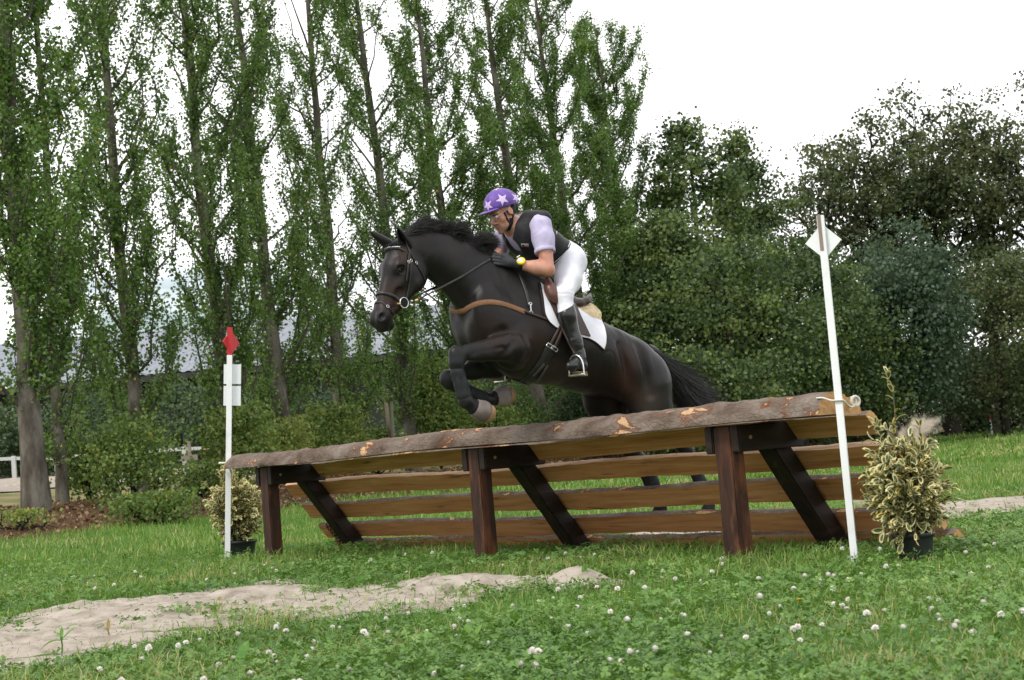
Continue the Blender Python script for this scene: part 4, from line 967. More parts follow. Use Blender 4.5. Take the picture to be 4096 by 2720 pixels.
def surfnet(G, lo, vox, smooth):
    I = G < 0; sh = np.array(G.shape)-1
    c = np.zeros(sh, np.int8)
    cs = [(i, j, k) for i in (0, 1) for j in (0, 1) for k in (0, 1)]
    sl_ = lambda o: tuple(slice(o[i], o[i]+sh[i]) for i in range(3))
    for o in cs: c += I[sl_(o)]
    act = np.argwhere((c > 0) & (c < 8)); n = len(act)
    idx = np.full(sh, -1, np.int64); idx[tuple(act.T)] = np.arange(n)
    acc = np.zeros((n, 3)); cnt = np.zeros(n)
    for a in cs:
        for d in range(3):
            if a[d] == 0:
                b = list(a); b[d] = 1
                va = G[tuple((act+a).T)]; vb = G[tuple((act+b).T)]
                x = (va < 0) != (vb < 0); t_ = np.where(x, va/(va-vb+1e-12), 0)
                p = np.tile(np.array(a, float), (n, 1)); p[:, d] = t_
                acc += p*x[:, None]; cnt += x
    V = lo+vox*(act+acc/cnt[:, None])
    Q = []
    for d in range(3):
        e1, e2 = (d+1) % 3, (d+2) % 3
        A = I[tuple(slice(0, -1) if i == d else slice(None) for i in range(3))]; B = I[tuple(slice(1, None) if i == d else slice(None) for i in range(3))]
        ed = np.argwhere(A != B); ed = ed[(ed[:, e1] > 0) & (ed[:, e2] > 0) & (ed[:, e1] < sh[e1]) & (ed[:, e2] < sh[e2])]
        ins = A[tuple(ed.T)]
        def at_(u, v): q = ed.copy(); q[:, e1] -= u; q[:, e2] -= v; return idx[tuple(q.T)]
        q = np.stack([at_(1, 1), at_(0, 1), at_(0, 0), at_(1, 0)], -1); q[~ins] = q[~ins][:, ::-1]; Q.append(q)
    Q = np.concatenate(Q); Q = Q[(Q >= 0).all(1)]
    for it in range(smooth):
        E_ = np.concatenate([Q[:, [0, 1]], Q[:, [1, 2]], Q[:, [2, 3]], Q[:, [3, 0]]]); E_ = np.concatenate([E_, E_[:, ::-1]])
        S = np.zeros_like(V); N_ = np.bincount(E_[:, 0], minlength=len(V))[:, None]
        for i in range(3): S[:, i] = np.bincount(E_[:, 0], V[E_[:, 1], i], len(V))
        V = V+(.55 if it % 2 == 0 else -.35 if smooth > 3 else .4)*(S/np.maximum(N_, 1)-V)
    return V, Q
def vnormals(V, Q):
    f = np.cross(V[Q[:, 2]]-V[Q[:, 0]], V[Q[:, 3]]-V[Q[:, 1]]); N_ = np.zeros_like(V)
    for c in range(4):
        for i in range(3): N_[:, i] += np.bincount(Q[:, c], f[:, i], len(V))
    return N_/(np.linalg.norm(N_, axis=1)[:, None]+1e-12)
def bvh(V, Q): return BVHTree.FromPolygons([tuple(v) for v in V], [tuple(int(i) for i in q) for q in Q])
def strands(R0, D0, L, grav, w0, curl=.0, n=7, seg_wave=1.0, rg=rng):
    """hair: roots, start directions, lengths -> thin tapering ribbons"""
    m_ = len(R0); P = np.array(R0, float); D = np.array(D0, float); st = (np.asarray(L)/(n-1))[:, None]
    pts = [P.copy()]; ph = rg.random(m_)*6.28
    for k_ in range(n-1):
        D = D+np.asarray(grav)*(st/.1)*.25+rg.normal(0, curl, (m_, 3)); D /= np.linalg.norm(D, axis=1)[:, None]+1e-9
        P = P+D*st; pts.append(P.copy())
    pts = np.stack(pts, 1)
    T = np.gradient(pts, axis=1); s_ = np.cross(T, nrm([.3, -1, .15])+rg.normal(0, .5, (m_, 1, 3))); s_ /= np.linalg.norm(s_, axis=2)[..., None]+1e-9
    wv = w0*(1-.85*np.linspace(0, 1, n)**1.5)[None, :, None]*(.6+.8*rg.random((m_, 1, 1)))
    V = np.stack([pts-s_*wv/2, pts+s_*wv/2], 2).reshape(-1, 3)
    i = (np.arange(m_)*n*2)[:, None]+np.arange(n-1)[None]*2
    F = np.stack([i, i+1, i+3, i+2], -1).reshape(-1, 4)
    return V, F
HO = np.array([.517, 11.36, 0.]); HTH = R_(34)
HH = np.array([-math.cos(HTH), -math.sin(HTH), 0]); HL = np.array([-HH[1], HH[0], 0])      # heading, and the horse's left (our side)
HL = np.array([math.sin(HTH), -math.cos(HTH), 0]); ZU = np.array([0, 0, 1.])
AXH = np.stack([HH, HL, ZU])
def hp(px, py, s=0.0): return onpl(px, py, HO+HL*s, HL)
def r1(x, y, s=0.0): return hp(1400+x/1.568, 700+y/1.568, s)       # measured on an enlarged crop of the photograph
def r4(x, y, s=0.0): return hp(1700+x/2.4125, 1100+y/2.4125, s)
def r8(x, y, s=0.0): return hp(2300+x/1.844, 1200+y/1.844, s)
def rm(x, y, s, sg): P = r1(x, y, s); return P if sg > 0 else P-2*((P-HO)@HL)*HL
def tilt(ang):
    c, s_ = math.cos(ang), math.sin(ang); return np.stack([HH*c+ZU*s_, HL, -HH*s_+ZU*c])
hbase = HO.copy(); hbase[2] = float(gz(HO[0], HO[1]))
horse = thing("horse", hbase, "dark brown horse in mid jump over the log table, forelegs folded", "horse")
B = Body()
tb = tilt(R_(14))
# trunk
B.ell(r1(1105, 960), (.44, .285, .37), tilt(R_(16)), .09)
B.ell(r1(1340, 1088), (.58, .30, .278), tilt(R_(12)), .11)
B.ell(r1(1560, 1185), (.40, .255, .225), tb, .12)
B.cap(r1(1000, 705), r1(1300, 985), .10, .11, .10)                      # withers and back
B.cap(r1(1300, 995), r1(1640, 1095), .11, .10, .09)
# shoulders, chest
for s in (1, -1):
    B.ell(rm(940, 945, .15, s), (.18, .11, .31), tilt(R_(-24)), .06)    # shoulder blade
    B.ell(rm(872, 945, .09, s), (.15, .10, .19), tilt(R_(-10)), .05)    # breast
    B.ell(rm(828, 985, .075, s), (.085, .07, .12), tilt(R_(10)), .025)
    B.ell(rm(1010, 1070, .165, s), (.15, .09, .17), tilt(R_(-8)), .04)    # triceps
B.ell(r1(830, 930, 0), (.14, .15, .21), tilt(R_(20)), .07)
# neck
nsq = (HL, 1.55)
B.chain([r1(985, 795), r1(872, 738), r1(728, 642), r1(600, 545), r1(505, 490), r1(400, 470)], [.27, .240, .178, .150, .128, .10], .10, nsq)
B.chain([r1(1060, 640), r1(860, 575), r1(720, 490), r1(590, 435), r1(480, 412), r1(400, 415)], [.075, .06, .052, .05, .05, .045], .07)
# hindquarters
for s in (1, -1):
    B.ell(rm(1765, 1225, .14, s), (.27, .16, .235), tilt(R_(30)), .09)
    B.ell(rm(1872, 1345, .15, s), (.175, .13, .26), tilt(R_(20)), .07)
B.cap(r1(1640, 1075), r1(1850, 1215), .095, .085, .10)
B.ell(r1(1660, 1035, .15), (.085, .06, .075), tb, .05); B.ell(rm(1660, 1035, .15, -1), (.085, .06, .075), tb, .05)
# near hind leg, then the far one
def hp2(x, y, s): return hp(x, y, s)
B.chain([r1(1880, 1330, .16), r1(1925, 1480, .16), hp2(2690, 1715, .16), hp2(2738, 1788, .16)], [.165, .122, .085, .062], .06, (HL, 1.25))
B.chain([hp2(2722, 1772, .16), hp2(2745, 1800, .16), hp2(2796, 1915, .16), hp2(2826, 1978, .16)], [.055, .052, .040, .047], .025)
B.chain([hp2(2826, 1978, .16), hp2(2842, 2020, .16)], [.047, .038], .02)
B.chain([r1(1630, 1260, -.15), r1(1600, 1410, -.15), hp2(2455, 1700, -.15), hp2(2545, 1830, -.15)], [.17, .165, .120, .066], .06, (HL, 1.25))
B.chain([hp2(2530, 1812, -.15), hp2(2560, 1845, -.15), hp2(2604, 1925, -.15), hp2(2632, 1990, -.15)], [.058, .056, .052, .05], .025)
B.chain([hp2(2632, 1990, -.15), hp2(2645, 2030, -.15)], [.05, .045], .02)
# near foreleg: upper arm, forearm, knee, cannon, fetlock, pastern
sN = .245
B.chain([r4(905, 590, .17), r4(880, 720, sN-.02)], [.13, .105], .04, (HL, 1.3))
B.chain([r4(880, 705, sN), r4(700, 705, sN), r4(540, 735, sN-.01), r4(410, 745, sN-.02)], [.105, .085, .066, .053], .022, (HL, 1.1))
B.cap(r4(800, 610, sN+.02), r4(430, 705, sN), .034, .022, .018); B.cap(r4(800, 770, sN+.035), r4(440, 795, sN+.01), .034, .018, .018)
B.cap(r4(760, 700, sN+.085), r4(430, 742, sN+.05), .011, .010, .02, op='s'); B.cap(r4(750, 790, sN+.085), r4(860, 640, sN+.085), .012, .014, .03, op='s')
B.ell(r4(312, 775, sN-.02), (.064, .052, .072), tilt(R_(-20)), .03); B.ell(r4(300, 850, sN-.02), (.050, .047, .055), None, .03)
B.chain([r4(300, 860, sN-.02), r4(345, 1020, sN-.02), r4(378, 1165, sN-.02)], [.046, .038, .043], .025, None)
B.ell(r4(392, 1215, sN-.02), (.052, .046, .048), None, .02)
B.chain([r4(400, 1225, sN-.02), r4(470, 1275, sN-.02), r4(530, 1300, sN-.02)], [.043, .041, .045], .02)
B.cap(r4(450, 618, sN+.03), r4(760, 535, sN+.02), .012, .022, .035, op='s'); B.cap(r4(960, 560, sN+.06), r4(985, 860, sN+.06), .012, .014, .05, op='s')
B.cap(r4(330, 560, .16), r4(440, 520, .19), .008, .010, .03, op='s'); B.cap(r1(560, 720, .11), r1(700, 860, .17), .008, .012, .05, op='s')
B.cap(r8(330, 330, .27), r8(405, 640, .27), .010, .016, .06, op='s'); B.cap(r8(470, 330, .28), r8(560, 700, .29), .006, .008, .06, op='s')
# far foreleg
sF = -.16
B.chain([r4(880, 760, sF), r4(680, 880, sF), r4(480, 915, sF), r4(300, 960, sF)], [.12, .085, .065, .052], .035, (HL, 1.1))
B.ell(r4(222, 1000, sF), (.058, .052, .066), None, .03)
B.chain([r4(235, 1040, sF), r4(420, 1130, sF), r4(580, 1190, sF)], [.046, .036, .042], .025)
B.ell(r4(615, 1205, sF), (.048, .045, .046), None, .02); B.cap(r4(615, 1205, sF), r4(740, 1170, sF), .042, .045, .02)
# head, built in its own frame
HPH = R_(43); hd = np.array([-math.cos(HPH), -math.sin(HPH), 0]); hl = np.array([math.sin(HPH), -math.cos(HPH), 0])
PO = r1(318, 420, .0); MZ = onpl(1400+172/1.568, 700+962/1.568, PO, hl)
hy = nrm(MZ-PO); hz_ = nrm(np.cross(hl, hy)); hz_ = hz_ if hz_@hd > 0 else -hz_
HS = np.linalg.norm(MZ-PO)/.615
def hh(x, y, z): return PO+(hl*x+hy*y+hz_*z)*HS
AXF = np.stack([hl, hy, hz_])
def he(c, r, k=.03, op='u'): B.ell(hh(*c), np.array(r)*HS, AXF, k, op)
def hc(a, b, ra, rb, k=.03, sq=None, op='u'): B.cap(hh(*a), hh(*b), ra*HS, rb*HS, k, sq, op)
he((0, .07, -.035), (.080, .12, .095), .05); he((0, .155, .0), (.088, .13, .062), .05)
for s in (1, -1):
    he((.078*s, .195, .018), (.036, .055, .034), .03); he((.068*s, .265, -.03), (.030, .10, .03), .03)
    he((.052*s, .185, -.125), (.045, .115, .115), .04); hc((.042*s, .25, -.145), (.030*s, .44, -.078), .055, .032, .03)
    he((.038*s, .525, .006), (.036, .05, .032), .025)
hc((0, .2, .015), (0, .48, .008), .058, .043, .04); hc((0, .2, -.06), (0, .46, -.035), .085, .056, .05)
he((0, .530, -.020), (.062, .088, .060), .03); he((0, .588, -.035), (.048, .035, .042), .025); he((0, .555, -.088), (.034, .042, .028), .02)
for s in (1, -1):
    pn = onpl(1400+192/1.568, 700+890/1.568, PO+hl*.050, hl)-hz_*.010; pn = pn if s > 0 else pn-2*((pn-PO)@hl)*hl; B.ell(pn-hl*s*.010-hz_*.006, (.030, .042, .034), AXF, .03); B.ell(pn+hl*s*.020+hz_*.010, (.030, .027, .018), AXF, .008, 's'); he((.096*s, .213, .010), (.020, .020, .026), .016, 's')
    he((.06*s, .565, -.062), (.02, .05, .006), .008, 's')
    he((.074*s, .40, -.035), (.012, .08, .02), .03, 's')
hv, hq = B.mesh(.0085, 4)
hn = vnormals(hv, hq); pnn = onpl(1400+192/1.568, 700+890/1.568, PO+hl*.050, hl)-hz_*.005
# fine relief of muscle, tendon and vein
pu = (hv-HO)@HH; pw_ = hv[:, 2]
q5 = (hv-HO)@AXH.T; hv = hv+hn*(.0026*fnoise(q5*np.array([4, 5, 7.]), 2, 9)+.0016*fnoise(q5*np.array([26, 9, 6.])+fnoise(q5*3, 2, 4)[:, None], 2, 19)-.0035*np.exp(-(fnoise(q5*np.array([3.2, 3.2, 4.2]), 2, 31)/.05)**2)*np.clip(fnoise(q5*2.1, 1, 8)+.3, 0, 1))[:, None]
def near(p, r): return np.exp(-((hv-p)**2).sum(1)/(r*r))
red = .20*near(r8(395, 640, .22), .085)+.22*near(r8(350, 560, .24), .09)+.3*near(r8(440, 700, .2), .06)+.2*near(r1(1165, 1040, .28), .11)+.18*near(r8(370, 430, .25), .11)+.35*near(hh(.09, .42, -.02), .10)+.35*near(hh(.09, .12, 0), .07)+.12*near(r1(900, 1000, .3), .16)
leg = np.clip(np.maximum.reduce([near(pnn+hl*.02, .034), near(pnn-2*((pnn-PO)@hl)*hl-hl*.02, .034), .5*near(hh(0, .57, -.03), .09), near(r4(300, 800, sN), .19), near(r4(350, 1050, sN), .22), near(r4(220, 1000, sF), .2), near(r4(500, 1150, sF), .22), near(hp(2800, 1900, .16), .35), near(hp(2600, 1900, -.15), .35)])*1.6, 0, 1)
dust = .8*near(r8(560, 760, .3), .12)+.5*near(r4(1100, 1060, .2), .18)+.4*near(r4(1350, 1090, .2), .2)
mt, t, b = newmat("dark_bay_coat"); setp(b, .42, .24, sheen=.02)
b.inputs['Sheen Roughness'].default_value = .4
n1 = noise(t, 3.2, 4); n2 = noise(t, 160, 3, .6, stretch=(1, 1, .35))
r = ramp(t, [(.0050, .0043, .0043), (.0082, .0065, .0062), (.0145, .0102, .0088)], [.3, .52, .75]); t.links.new(n1.outputs['Fac'], r.inputs[0])
def att(nm): a_ = t.nodes.new('ShaderNodeAttribute'); a_.attribute_name = nm; return a_.outputs['Fac']
c = mix(t, att('red'), r.outputs[0], (.085, .034, .018)); c = mix(t, att('leg'), c, (.0105, .0105, .0115)); c = mix(t, att('dust'), c, (.075, .062, .050))
c = mix(t, .35, c, mix(t, n2.outputs['Fac'], (.55, .55, .55), (1.35, 1.35, 1.35)), 'MULTIPLY')
t.links.new(c, b.inputs['Base Color']); bump(t, b, n2.outputs['Fac'], .45, .003); coat = mt
body = build("body", hv, [hq], coat, horse, pattrs={'red': np.clip(red, 0, 1), 'leg': leg, 'dust': np.clip(dust, 0, .6)})
HB = bvh(hv, hq)
def hit(px, py, off=0.0):
    d = Vector(ray(px, py)).normalized(); p, n_, i, ds = HB.ray_cast(Vector(_C), d)
    if p is None: return None
    return np.array(p)+np.array(n_)*off, np.array(n_)
def hitr(px, py, off=0.0, s=.0):
    h_ = hit(px, py, off)
    if h_ is None:
        q = hp(px, py, s); p, n_, i, ds = HB.find_nearest(Vector(q)); return np.array(p)+np.array(n_)*off, np.array(n_)
    return h_
def path(pts, n=24, off=.003, s=0.0, sm=2):
    pts = np.array(pts, float); L_ = np.concatenate([[0], np.cumsum(np.hypot(*np.diff(pts, axis=0).T))]); u = np.linspace(0, L_[-1], n)
    q = np.stack([np.interp(u, L_, pts[:, i]) for i in range(2)], -1)
    for _ in range(sm): q[1:-1] = (q[:-2]+2*q[1:-1]+q[2:])/4
    R = [hitr(x, y, off, s) for x, y in q]; P = np.array([r_[0] for r_ in R]); Nn = np.array([r_[1] for r_ in R])
    for _ in range(sm):
        P[1:-1] = (P[:-2]+2*P[1:-1]+P[2:])/4; Nn[1:-1] = (Nn[:-2]+2*Nn[1:-1]+Nn[2:])/4
    return P, Nn/np.linalg.norm(Nn, axis=1)[:, None]
def mirror(P, c, n_): P = np.asarray(P); return P-2*((P-c)@n_)[..., None]*n_
def z1(x, y): return (1400+x/1.568, 700+y/1.568)
def z3(x, y): return (1400+x/2.851, 850+y/2.851)
def z4(x, y): return (1700+x/2.4125, 1100+y/2.4125)
# ears
mb = MB(); hairm = nmat("black_hair", [(.0055, .0050, .0052), (.013, .012, .012)], 60, 3, None, .5, .35)
for s, tip in ((1, onpl(*z1(297, 330), PO+hl*.085, hl)), (-1, onpl(*z1(122, 352), PO-hl*.085, hl))):
    p0 = hh(.062*s, .035, -.015); ax = tip-p0; L_ = np.linalg.norm(ax); ax = ax/L_
    fwd = nrm(np.cross(np.cross(ax, hz_*.8+hl*s*.45), ax)); sd_ = np.cross(ax, fwd)
    V = []; m_ = 11
    for t_ in np.linspace(0, 1, 9):
        wv = .044*math.sin(math.pi*min(1, .30+.70*t_))**.7*(1 if t_ < .97 else .25)+.003
        for a_ in np.linspace(-2.55, 2.55, m_): V.append(p0-ax*.02+ax*(L_+.02)*t_-fwd*wv*math.cos(a_)*.75+sd_*wv*math.sin(a_)*.85+fwd*.012*t_*0)
    i = np.arange(8)[:, None]*m_; j = np.arange(m_-1)[None]
    F = np.stack([i+j, i+j+1, i+m_+j+1, i+m_+j], -1).reshape(-1, 4)
    V = np.array(V); n0 = len(V); c_ = np.array([V[k_*m_:(k_+1)*m_].mean(0) for k_ in range(9)]); V2 = np.repeat(c_, m_, 0)+(V-np.repeat(c_, m_, 0))*.80
    rim = []
    for k_ in range(8): rim += [[k_*m_, (k_+1)*m_, n0+(k_+1)*m_, n0+k_*m_], [k_*m_+m_-1, n0+k_*m_+m_-1, n0+(k_+1)*m_+m_-1, (k_+1)*m_+m_-1]]
    e_ = MB(); e_.add(np.concatenate([V, V2]), np.concatenate([F, F[:, ::-1]+n0, np.array(rim)])); e_.make("ear", [coat], horse)
eyem = newmat("horse_eye")[0]; bb_ = eyem.node_tree.nodes['Principled BSDF']; setp(bb_, .22, .4, coat=.15); bb_.inputs['Base Color'].default_value = (.006, .004, .003, 1)
for s in (1, -1):
    mb = MB(); bm = bmesh.new(); bmesh.ops.create_uvsphere(bm, u_segments=16, v_segments=10, radius=(.0165*HS)); mb.bm(bm, hh(.0765*s, .213, .010)); mb.make("eye", [eyem], horse)
    mb = MB(); th = np.linspace(0, np.pi, 9)
    for sg, rr_ in ((1, .0085), (-1, .0062)):
        Pl = np.array([hh((.0835+.007*math.sin(a_)-.004*math.cos(a_))*s, .213-sg*.0125*math.sin(a_), .010+.023*math.cos(a_)) for a_ in th]); mb.tube(Pl, np.array([.003]+[rr_]*7+[.003])*HS, 6)
    mb.make("eyelid", [coat], horse)
# mane, forelock, tail
rg = np.random.default_rng(3)
crest = np.array([z1(340, 385), z1(420, 372), z1(510, 385), z1(600, 420), z1(680, 450), z1(750, 485), z1(810, 520), z1(850, 545)])
CP = []
for x, y in crest:
    q = hp(x, y+14, 0.0); p, n_, i, ds = HB.find_nearest(Vector(q+ZU*.03)); CP.append(np.array(p))
CP = np.array(CP)
m_ = 15000; u = rg.random(m_)*(len(CP)-1); i0 = np.minimum(u.astype(int), len(CP)-2); sd_ = rg.normal(0, 1, m_)
Rt = CP[i0]+(CP[i0+1]-CP[i0])*(u-i0)[:, None]+HL*(.017*sd_)[:, None]-ZU*.012
q1 = fnoise(np.stack([u*1.9, sd_*.5], -1), 2, 51); q2 = fnoise(np.stack([u*2.3, sd_*.6], -1), 2, 52); q3 = fnoise(np.stack([u*1.5, sd_*.2], -1), 2, 53)
D0 = ZU*(.80+.25*q3[:, None])-HH*(.55+.5*q1[:, None])+HL*(.10+.55*q2+.12*rg.normal(size=m_))[:, None]+rg.normal(0, .10, (m_, 3))
L_ = (.108+.070*q3+.03*rg.random(m_))*np.clip((7.4-u)*.4+.35, .4, 1)*np.clip(.55+u*.7, .55, 1)*np.clip(1.9-.13*u, .9, 1.1)
V, F = strands(Rt, D0/np.linalg.norm(D0, axis=1)[:, None], L_, -HH*.95-ZU*1.15+HL*.30, .0021, .11, 10, rg=rg)
build("mane", V, [F], hairm, horse, smooth=True)
m_ = 900; Rt = hh(0, .03, .04)+hl*rg.normal(0, .022, (m_, 1))*HS+rg.normal(0, .006, (m_, 3)); D0 = hy*.7+hz_*.45+hl*rg.normal(0, .35, (m_, 1))+rg.normal(0, .15, (m_, 3))
V, F = strands(Rt, D0/np.linalg.norm(D0, axis=1)[:, None], .045+.05*rg.random(m_), hy*.9-hz_*.45, .0025, .10, 7, rg=rg); build("forelock", V, [F], hairm, horse)
tp = np.array([r8(560, 352, 0), r8(640, 420, 0), r8(700, 530, 0), r8(745, 640, 0), r8(780, 740, 0)])
mb = MB(); mb.tube(curve(tp[0]-ZU*.02+HH*.03, tp[2], ZU*.04, 7), np.linspace(.05, .022, 7), 10); mb.make("dock", [coat], horse)
m_ = 5000; f = rg.random(m_)**.8; R0 = np.array([np.array([np.interp(q, np.linspace(0, 1, 4), tp[:4, i]) for i in range(3)]) for q in f])
a_ = rg.random(m_)*6.28; rr_ = .020*np.sqrt(rg.random(m_))
R0 = R0+HL*(np.cos(a_)*rr_*1.4)[:, None]+ZU*(np.sin(a_)*rr_)[:, None]
D0 = -HH*(.30+.30*rg.random((m_, 1)))-ZU*(.35+.55*rg.random((m_, 1)))+HL*rg.normal(0, .12, (m_, 1))
V, F = strands(R0, D0/np.linalg.norm(D0, axis=1)[:, None], .26+.36*rg.random(m_), -ZU*.34-HH*.60, .0034, .10, 11, rg=rg)
build("tail", V, [F], hairm, horse)
# leg boots, bell boots, hooves
bootm = nmat("leg_boot", [(.010, .011, .013), (.020, .022, .025), (.045, .047, .050)], 30, 6, [.3, .6, .8], .7, .25, .3, .002, 120)
bellm = nmat("rubber_bell_boot", [(.095, .070, .060), (.175, .145, .137), (.26, .205, .165)], 9, 6, [.3, .52, .75], .55, .35, .2, .003, 40)
hoofm = nmat("hoof_horn", [(.14, .075, .035), (.30, .18, .09), (.42, .31, .20)], 10, 5, None, .6, .3, .3, .004, 40)
ringm = nmat("black_neoprene", [(.007, .007, .008), (.014, .014, .015)], 30, 3, None, .75, .2)
def legboot(P, R_s, name="tendon_boot"):
    bd_ = Body(); bd_.chain(P, R_s, .02); v_, q_ = bd_.mesh(.007, 3); build(name, v_, [q_], bootm, horse)
legboot([r4(312, 940, sN-.02), r4(350, 1060, sN-.02), r4(372, 1150, sN-.02)], [.050, .047, .053])
legboot([r4(290, 1062, sF), r4(430, 1130, sF), r4(560, 1182, sF)], [.049, .044, .050])
legboot([hp2(2770, 1862, .16), hp2(2798, 1920, .16), hp2(2818, 1962, .16)], [.051, .046, .052])
legboot([hp2(2585, 1885, -.15), hp2(2606, 1930, -.15), hp2(2626, 1978, -.15)], [.061, .057, .055])
def foot(c0, c1, rr_, sole, lab=False):
    """pastern ring at c0, rubber bell boot swelling to c1, hoof beyond"""
    ax = nrm(c1-c0); mb = MB(); mb.tube([c0-ax*.018, c0-ax*.008, c0+ax*.012, c0+ax*.022], [.046, .054, .054, .047], 16); mb.make("pastern_ring", [ringm], horse)
    pr = [(-.002, .048), (.016, .062), (.034, rr_*.90), (.062, rr_*1.03), (.090, rr_*1.02), (.110, rr_*.93), (.112, rr_*.86), (.10, rr_*.80)]
    mb = MB(); mb.tube([c0+ax*a_ for a_, b_ in pr], [b_ for a_, b_ in pr], 22, cap=False); mb.make("bell_boot", [bellm], horse)
    so_ = nrm(sole); bd_ = Body(); cc = c0+ax*.105+so_*.012; bd_.cap(c0+ax*.055, cc, .055, .066, .02); v_, q_ = bd_.mesh(.007, 2, clip=lambda g: (g-(cc+so_*.042))@so_)
    build("hoof", v_, [q_], hoofm, horse)
foot(r4(468, 1272, sN-.02), r4(560, 1318, sN-.02), .073, r4(640, 1310, sN-.02)-r4(540, 1280, sN-.02))
foot(r4(668, 1188, sF), r4(790, 1160, sF), .077, r4(860, 1165, sF)-r4(700, 1180, sF))
for p_, s in (((2838, 2016), .16), ((2642, 2022), -.15)):
    c0 = hp2(*p_, s); bd_ = Body(); dn = nrm(-ZU*.9+HH*.35); bd_.cap(c0, c0+dn*.075, .042, .058, .02); v_, q_ = bd_.mesh(.007, 2, clip=lambda g: -(g[..., 2]-(c0[2]-.085))); build("hoof", v_, [q_], ringm, horse)
print("horse", len(hv), "HS", HS, "hind z", hp2(2842, 2050, .16), "knee", r4(312, 775, sN))
# ================================================================== TACK
leath = nmat("black_leather", [(.008, .008, .009), (.018, .017, .018), (.035, .034, .035)], 18, 5, [.3, .55, .8], .42, .45, .15, .002, 90)
leathb = nmat("dark_brown_leather", [(.018, .010, .008), (.038, .021, .017), (.06, .035, .028)], 14, 5, None, .45, .4, .15, .002, 90)
leathr = nmat("red_brown_leather", [(.055, .020, .014), (.10, .040, .028), (.17, .075, .052)], 7, 5, None, .38, .45)
webb = nmat("tan_strap", [(.13, .065, .033), (.19, .098, .052), (.25, .14, .08)], 22, 5, None, .75, .2, .2, .002, 140)
steel = nmat("steel", [(.55, .55, .55), (.72, .72, .73)], 20, 3, None, .28, .5, metal=1.0)
brass = nmat("brass", [(.55, .36, .12), (.75, .52, .2)], 20, 3, None, .35, .5, metal=1.0)
padm = nmat("white_pad", [(.60, .60, .66), (.73, .73, .79), (.80, .80, .84)], 5, 5, [.25, .5, .75], .85, .2, .25, .004, 46)
bindm = nmat("brown_binding", [(.030, .020, .018), (.055, .038, .035)], 40, 4, None, .8, .2)
fleece = nmat("cream_sheepskin", [(.48, .36, .20), (.66, .53, .33), (.76, .66, .48)], 26, 7, [.3, .5, .72], .95, .1, 1.0, .012, 60)
def pushout(P, off):
    Q = []
    for p in P:
        q, n_, i, d = HB.find_nearest(Vector(p)); q, n_ = np.array(q), np.array(n_)
        if (p-q)@n_ < off: p = q+n_*off
        Q.append(p)
    return np.array(Q)
def strap(name, pts, wd, m_, parent, n=22, off=.003, th=.005, cen=None, nn=None, s=0.0, fd=None):
    P, Nn = path(pts, n, off, s); mb = MB()
    if cen is not None:
        kp = (P-cen)@nn > .03
        if fd is not None and kp[-1]:
            P, Nn = P[kp], Nn[kp]; a_ = mirror(P[0], cen, nn); q_ = []; n9 = []
            for t_ in np.linspace(0, 1, 11):
                v = a_*(1-t_)+P[0]*t_; h_, n_, i_, d_ = HB.ray_cast(Vector(v+fd*.5), Vector(-fd))
                if h_ is None: h_, n_, i_, d_ = HB.find_nearest(Vector(v))
                q_.append(np.array(h_)+np.array(n_)*off); n9.append(np.array(n_))
            q_ = np.array(q_); n9 = np.array(n9)
            for _ in range(3): q_[1:-1] = (q_[:-2]+2*q_[1:-1]+q_[2:])/4
            mN_ = Nn-2*(Nn@nn)[:, None]*nn
            P, Nn = np.concatenate([mirror(P, cen, nn)[::-1], q_[1:-1], P]), np.concatenate([mN_[::-1], n9[1:-1], Nn])
            for _ in range(3): Nn[1:-1] = (Nn[:-2]+2*Nn[1:-1]+Nn[2:])/4
            Nn /= np.linalg.norm(Nn, axis=1)[:, None]
        else:
            mP = []; mN_ = []
            for v in mirror(P, cen, nn):
                h_, n_, i_, d_ = HB.find_nearest(Vector(v)); mP.append(np.array(h_)+np.array(n_)*off); mN_.append(np.array(n_))
            mP = np.array(mP); mN_ = np.array(mN_)
            for _ in range(3): mP[1:-1] = (mP[:-2]+2*mP[1:-1]+mP[2:])/4; mN_[1:-1] = (mN_[:-2]+2*mN_[1:-1]+mN_[2:])/4
            m2 = MB(); m2.ribbon(mP, mN_/np.linalg.norm(mN_, axis=1)[:, None], wd, th); m2.make(name, [m_], parent)
    mb.ribbon(P, Nn, wd, th)
    return mb.make(name, [m_], parent)
bridle = thing("bridle", PO, "black leather bridle with silver browband and double noseband on the horse's head", "bridle")
strap("noseband", [z3(268, 925), z3(330, 912), z3(420, 925), z3(500, 955), z3(560, 1000)], .026, leath, bridle, cen=PO, nn=hl, th=.009, fd=hz_)
strap("flash_strap", [z3(262, 975), z3(330, 1000), z3(400, 1050), z3(450, 1100), z3(495, 1160)], .013, leath, bridle, cen=PO, nn=hl, fd=hz_)
strap("browband", [z3(352, 440), z3(420, 420), z3(490, 410), z3(560, 408), z3(620, 440)], .020, leath, bridle, cen=PO, nn=hl, th=.008, fd=hz_)
P, Nn = path([z3(350, 436), z3(420, 414), z3(490, 404), z3(565, 402)], 26, .012)
mb = MB()
for p, n_ in zip(P, Nn):
    for pp in ((p, mirror(p, PO, hl)) if (p-PO)@hl > 0 else ()):
        bm = bmesh.new(); bmesh.ops.create_icosphere(bm, subdivisions=1, radius=.0068); mb.bm(bm, pp)
mb.make("browband_beads", [steel], bridle)
strap("cheek_strap", [z3(640, 330), z3(672, 440), z3(692, 560), z3(690, 700), z3(668, 870), z3(640, 985)], .015, leath, bridle, cen=PO, nn=hl)
strap("cheek_strap", [z3(668, 470), z3(662, 560), z3(650, 680), z3(637, 775)], .013, leath, bridle, off=.005)
strap("throat_lash", [z3(655, 380), z3(700, 490), z3(760, 590), z3(820, 690), z3(852, 775)], .012, leath, bridle, cen=PO, nn=hl)
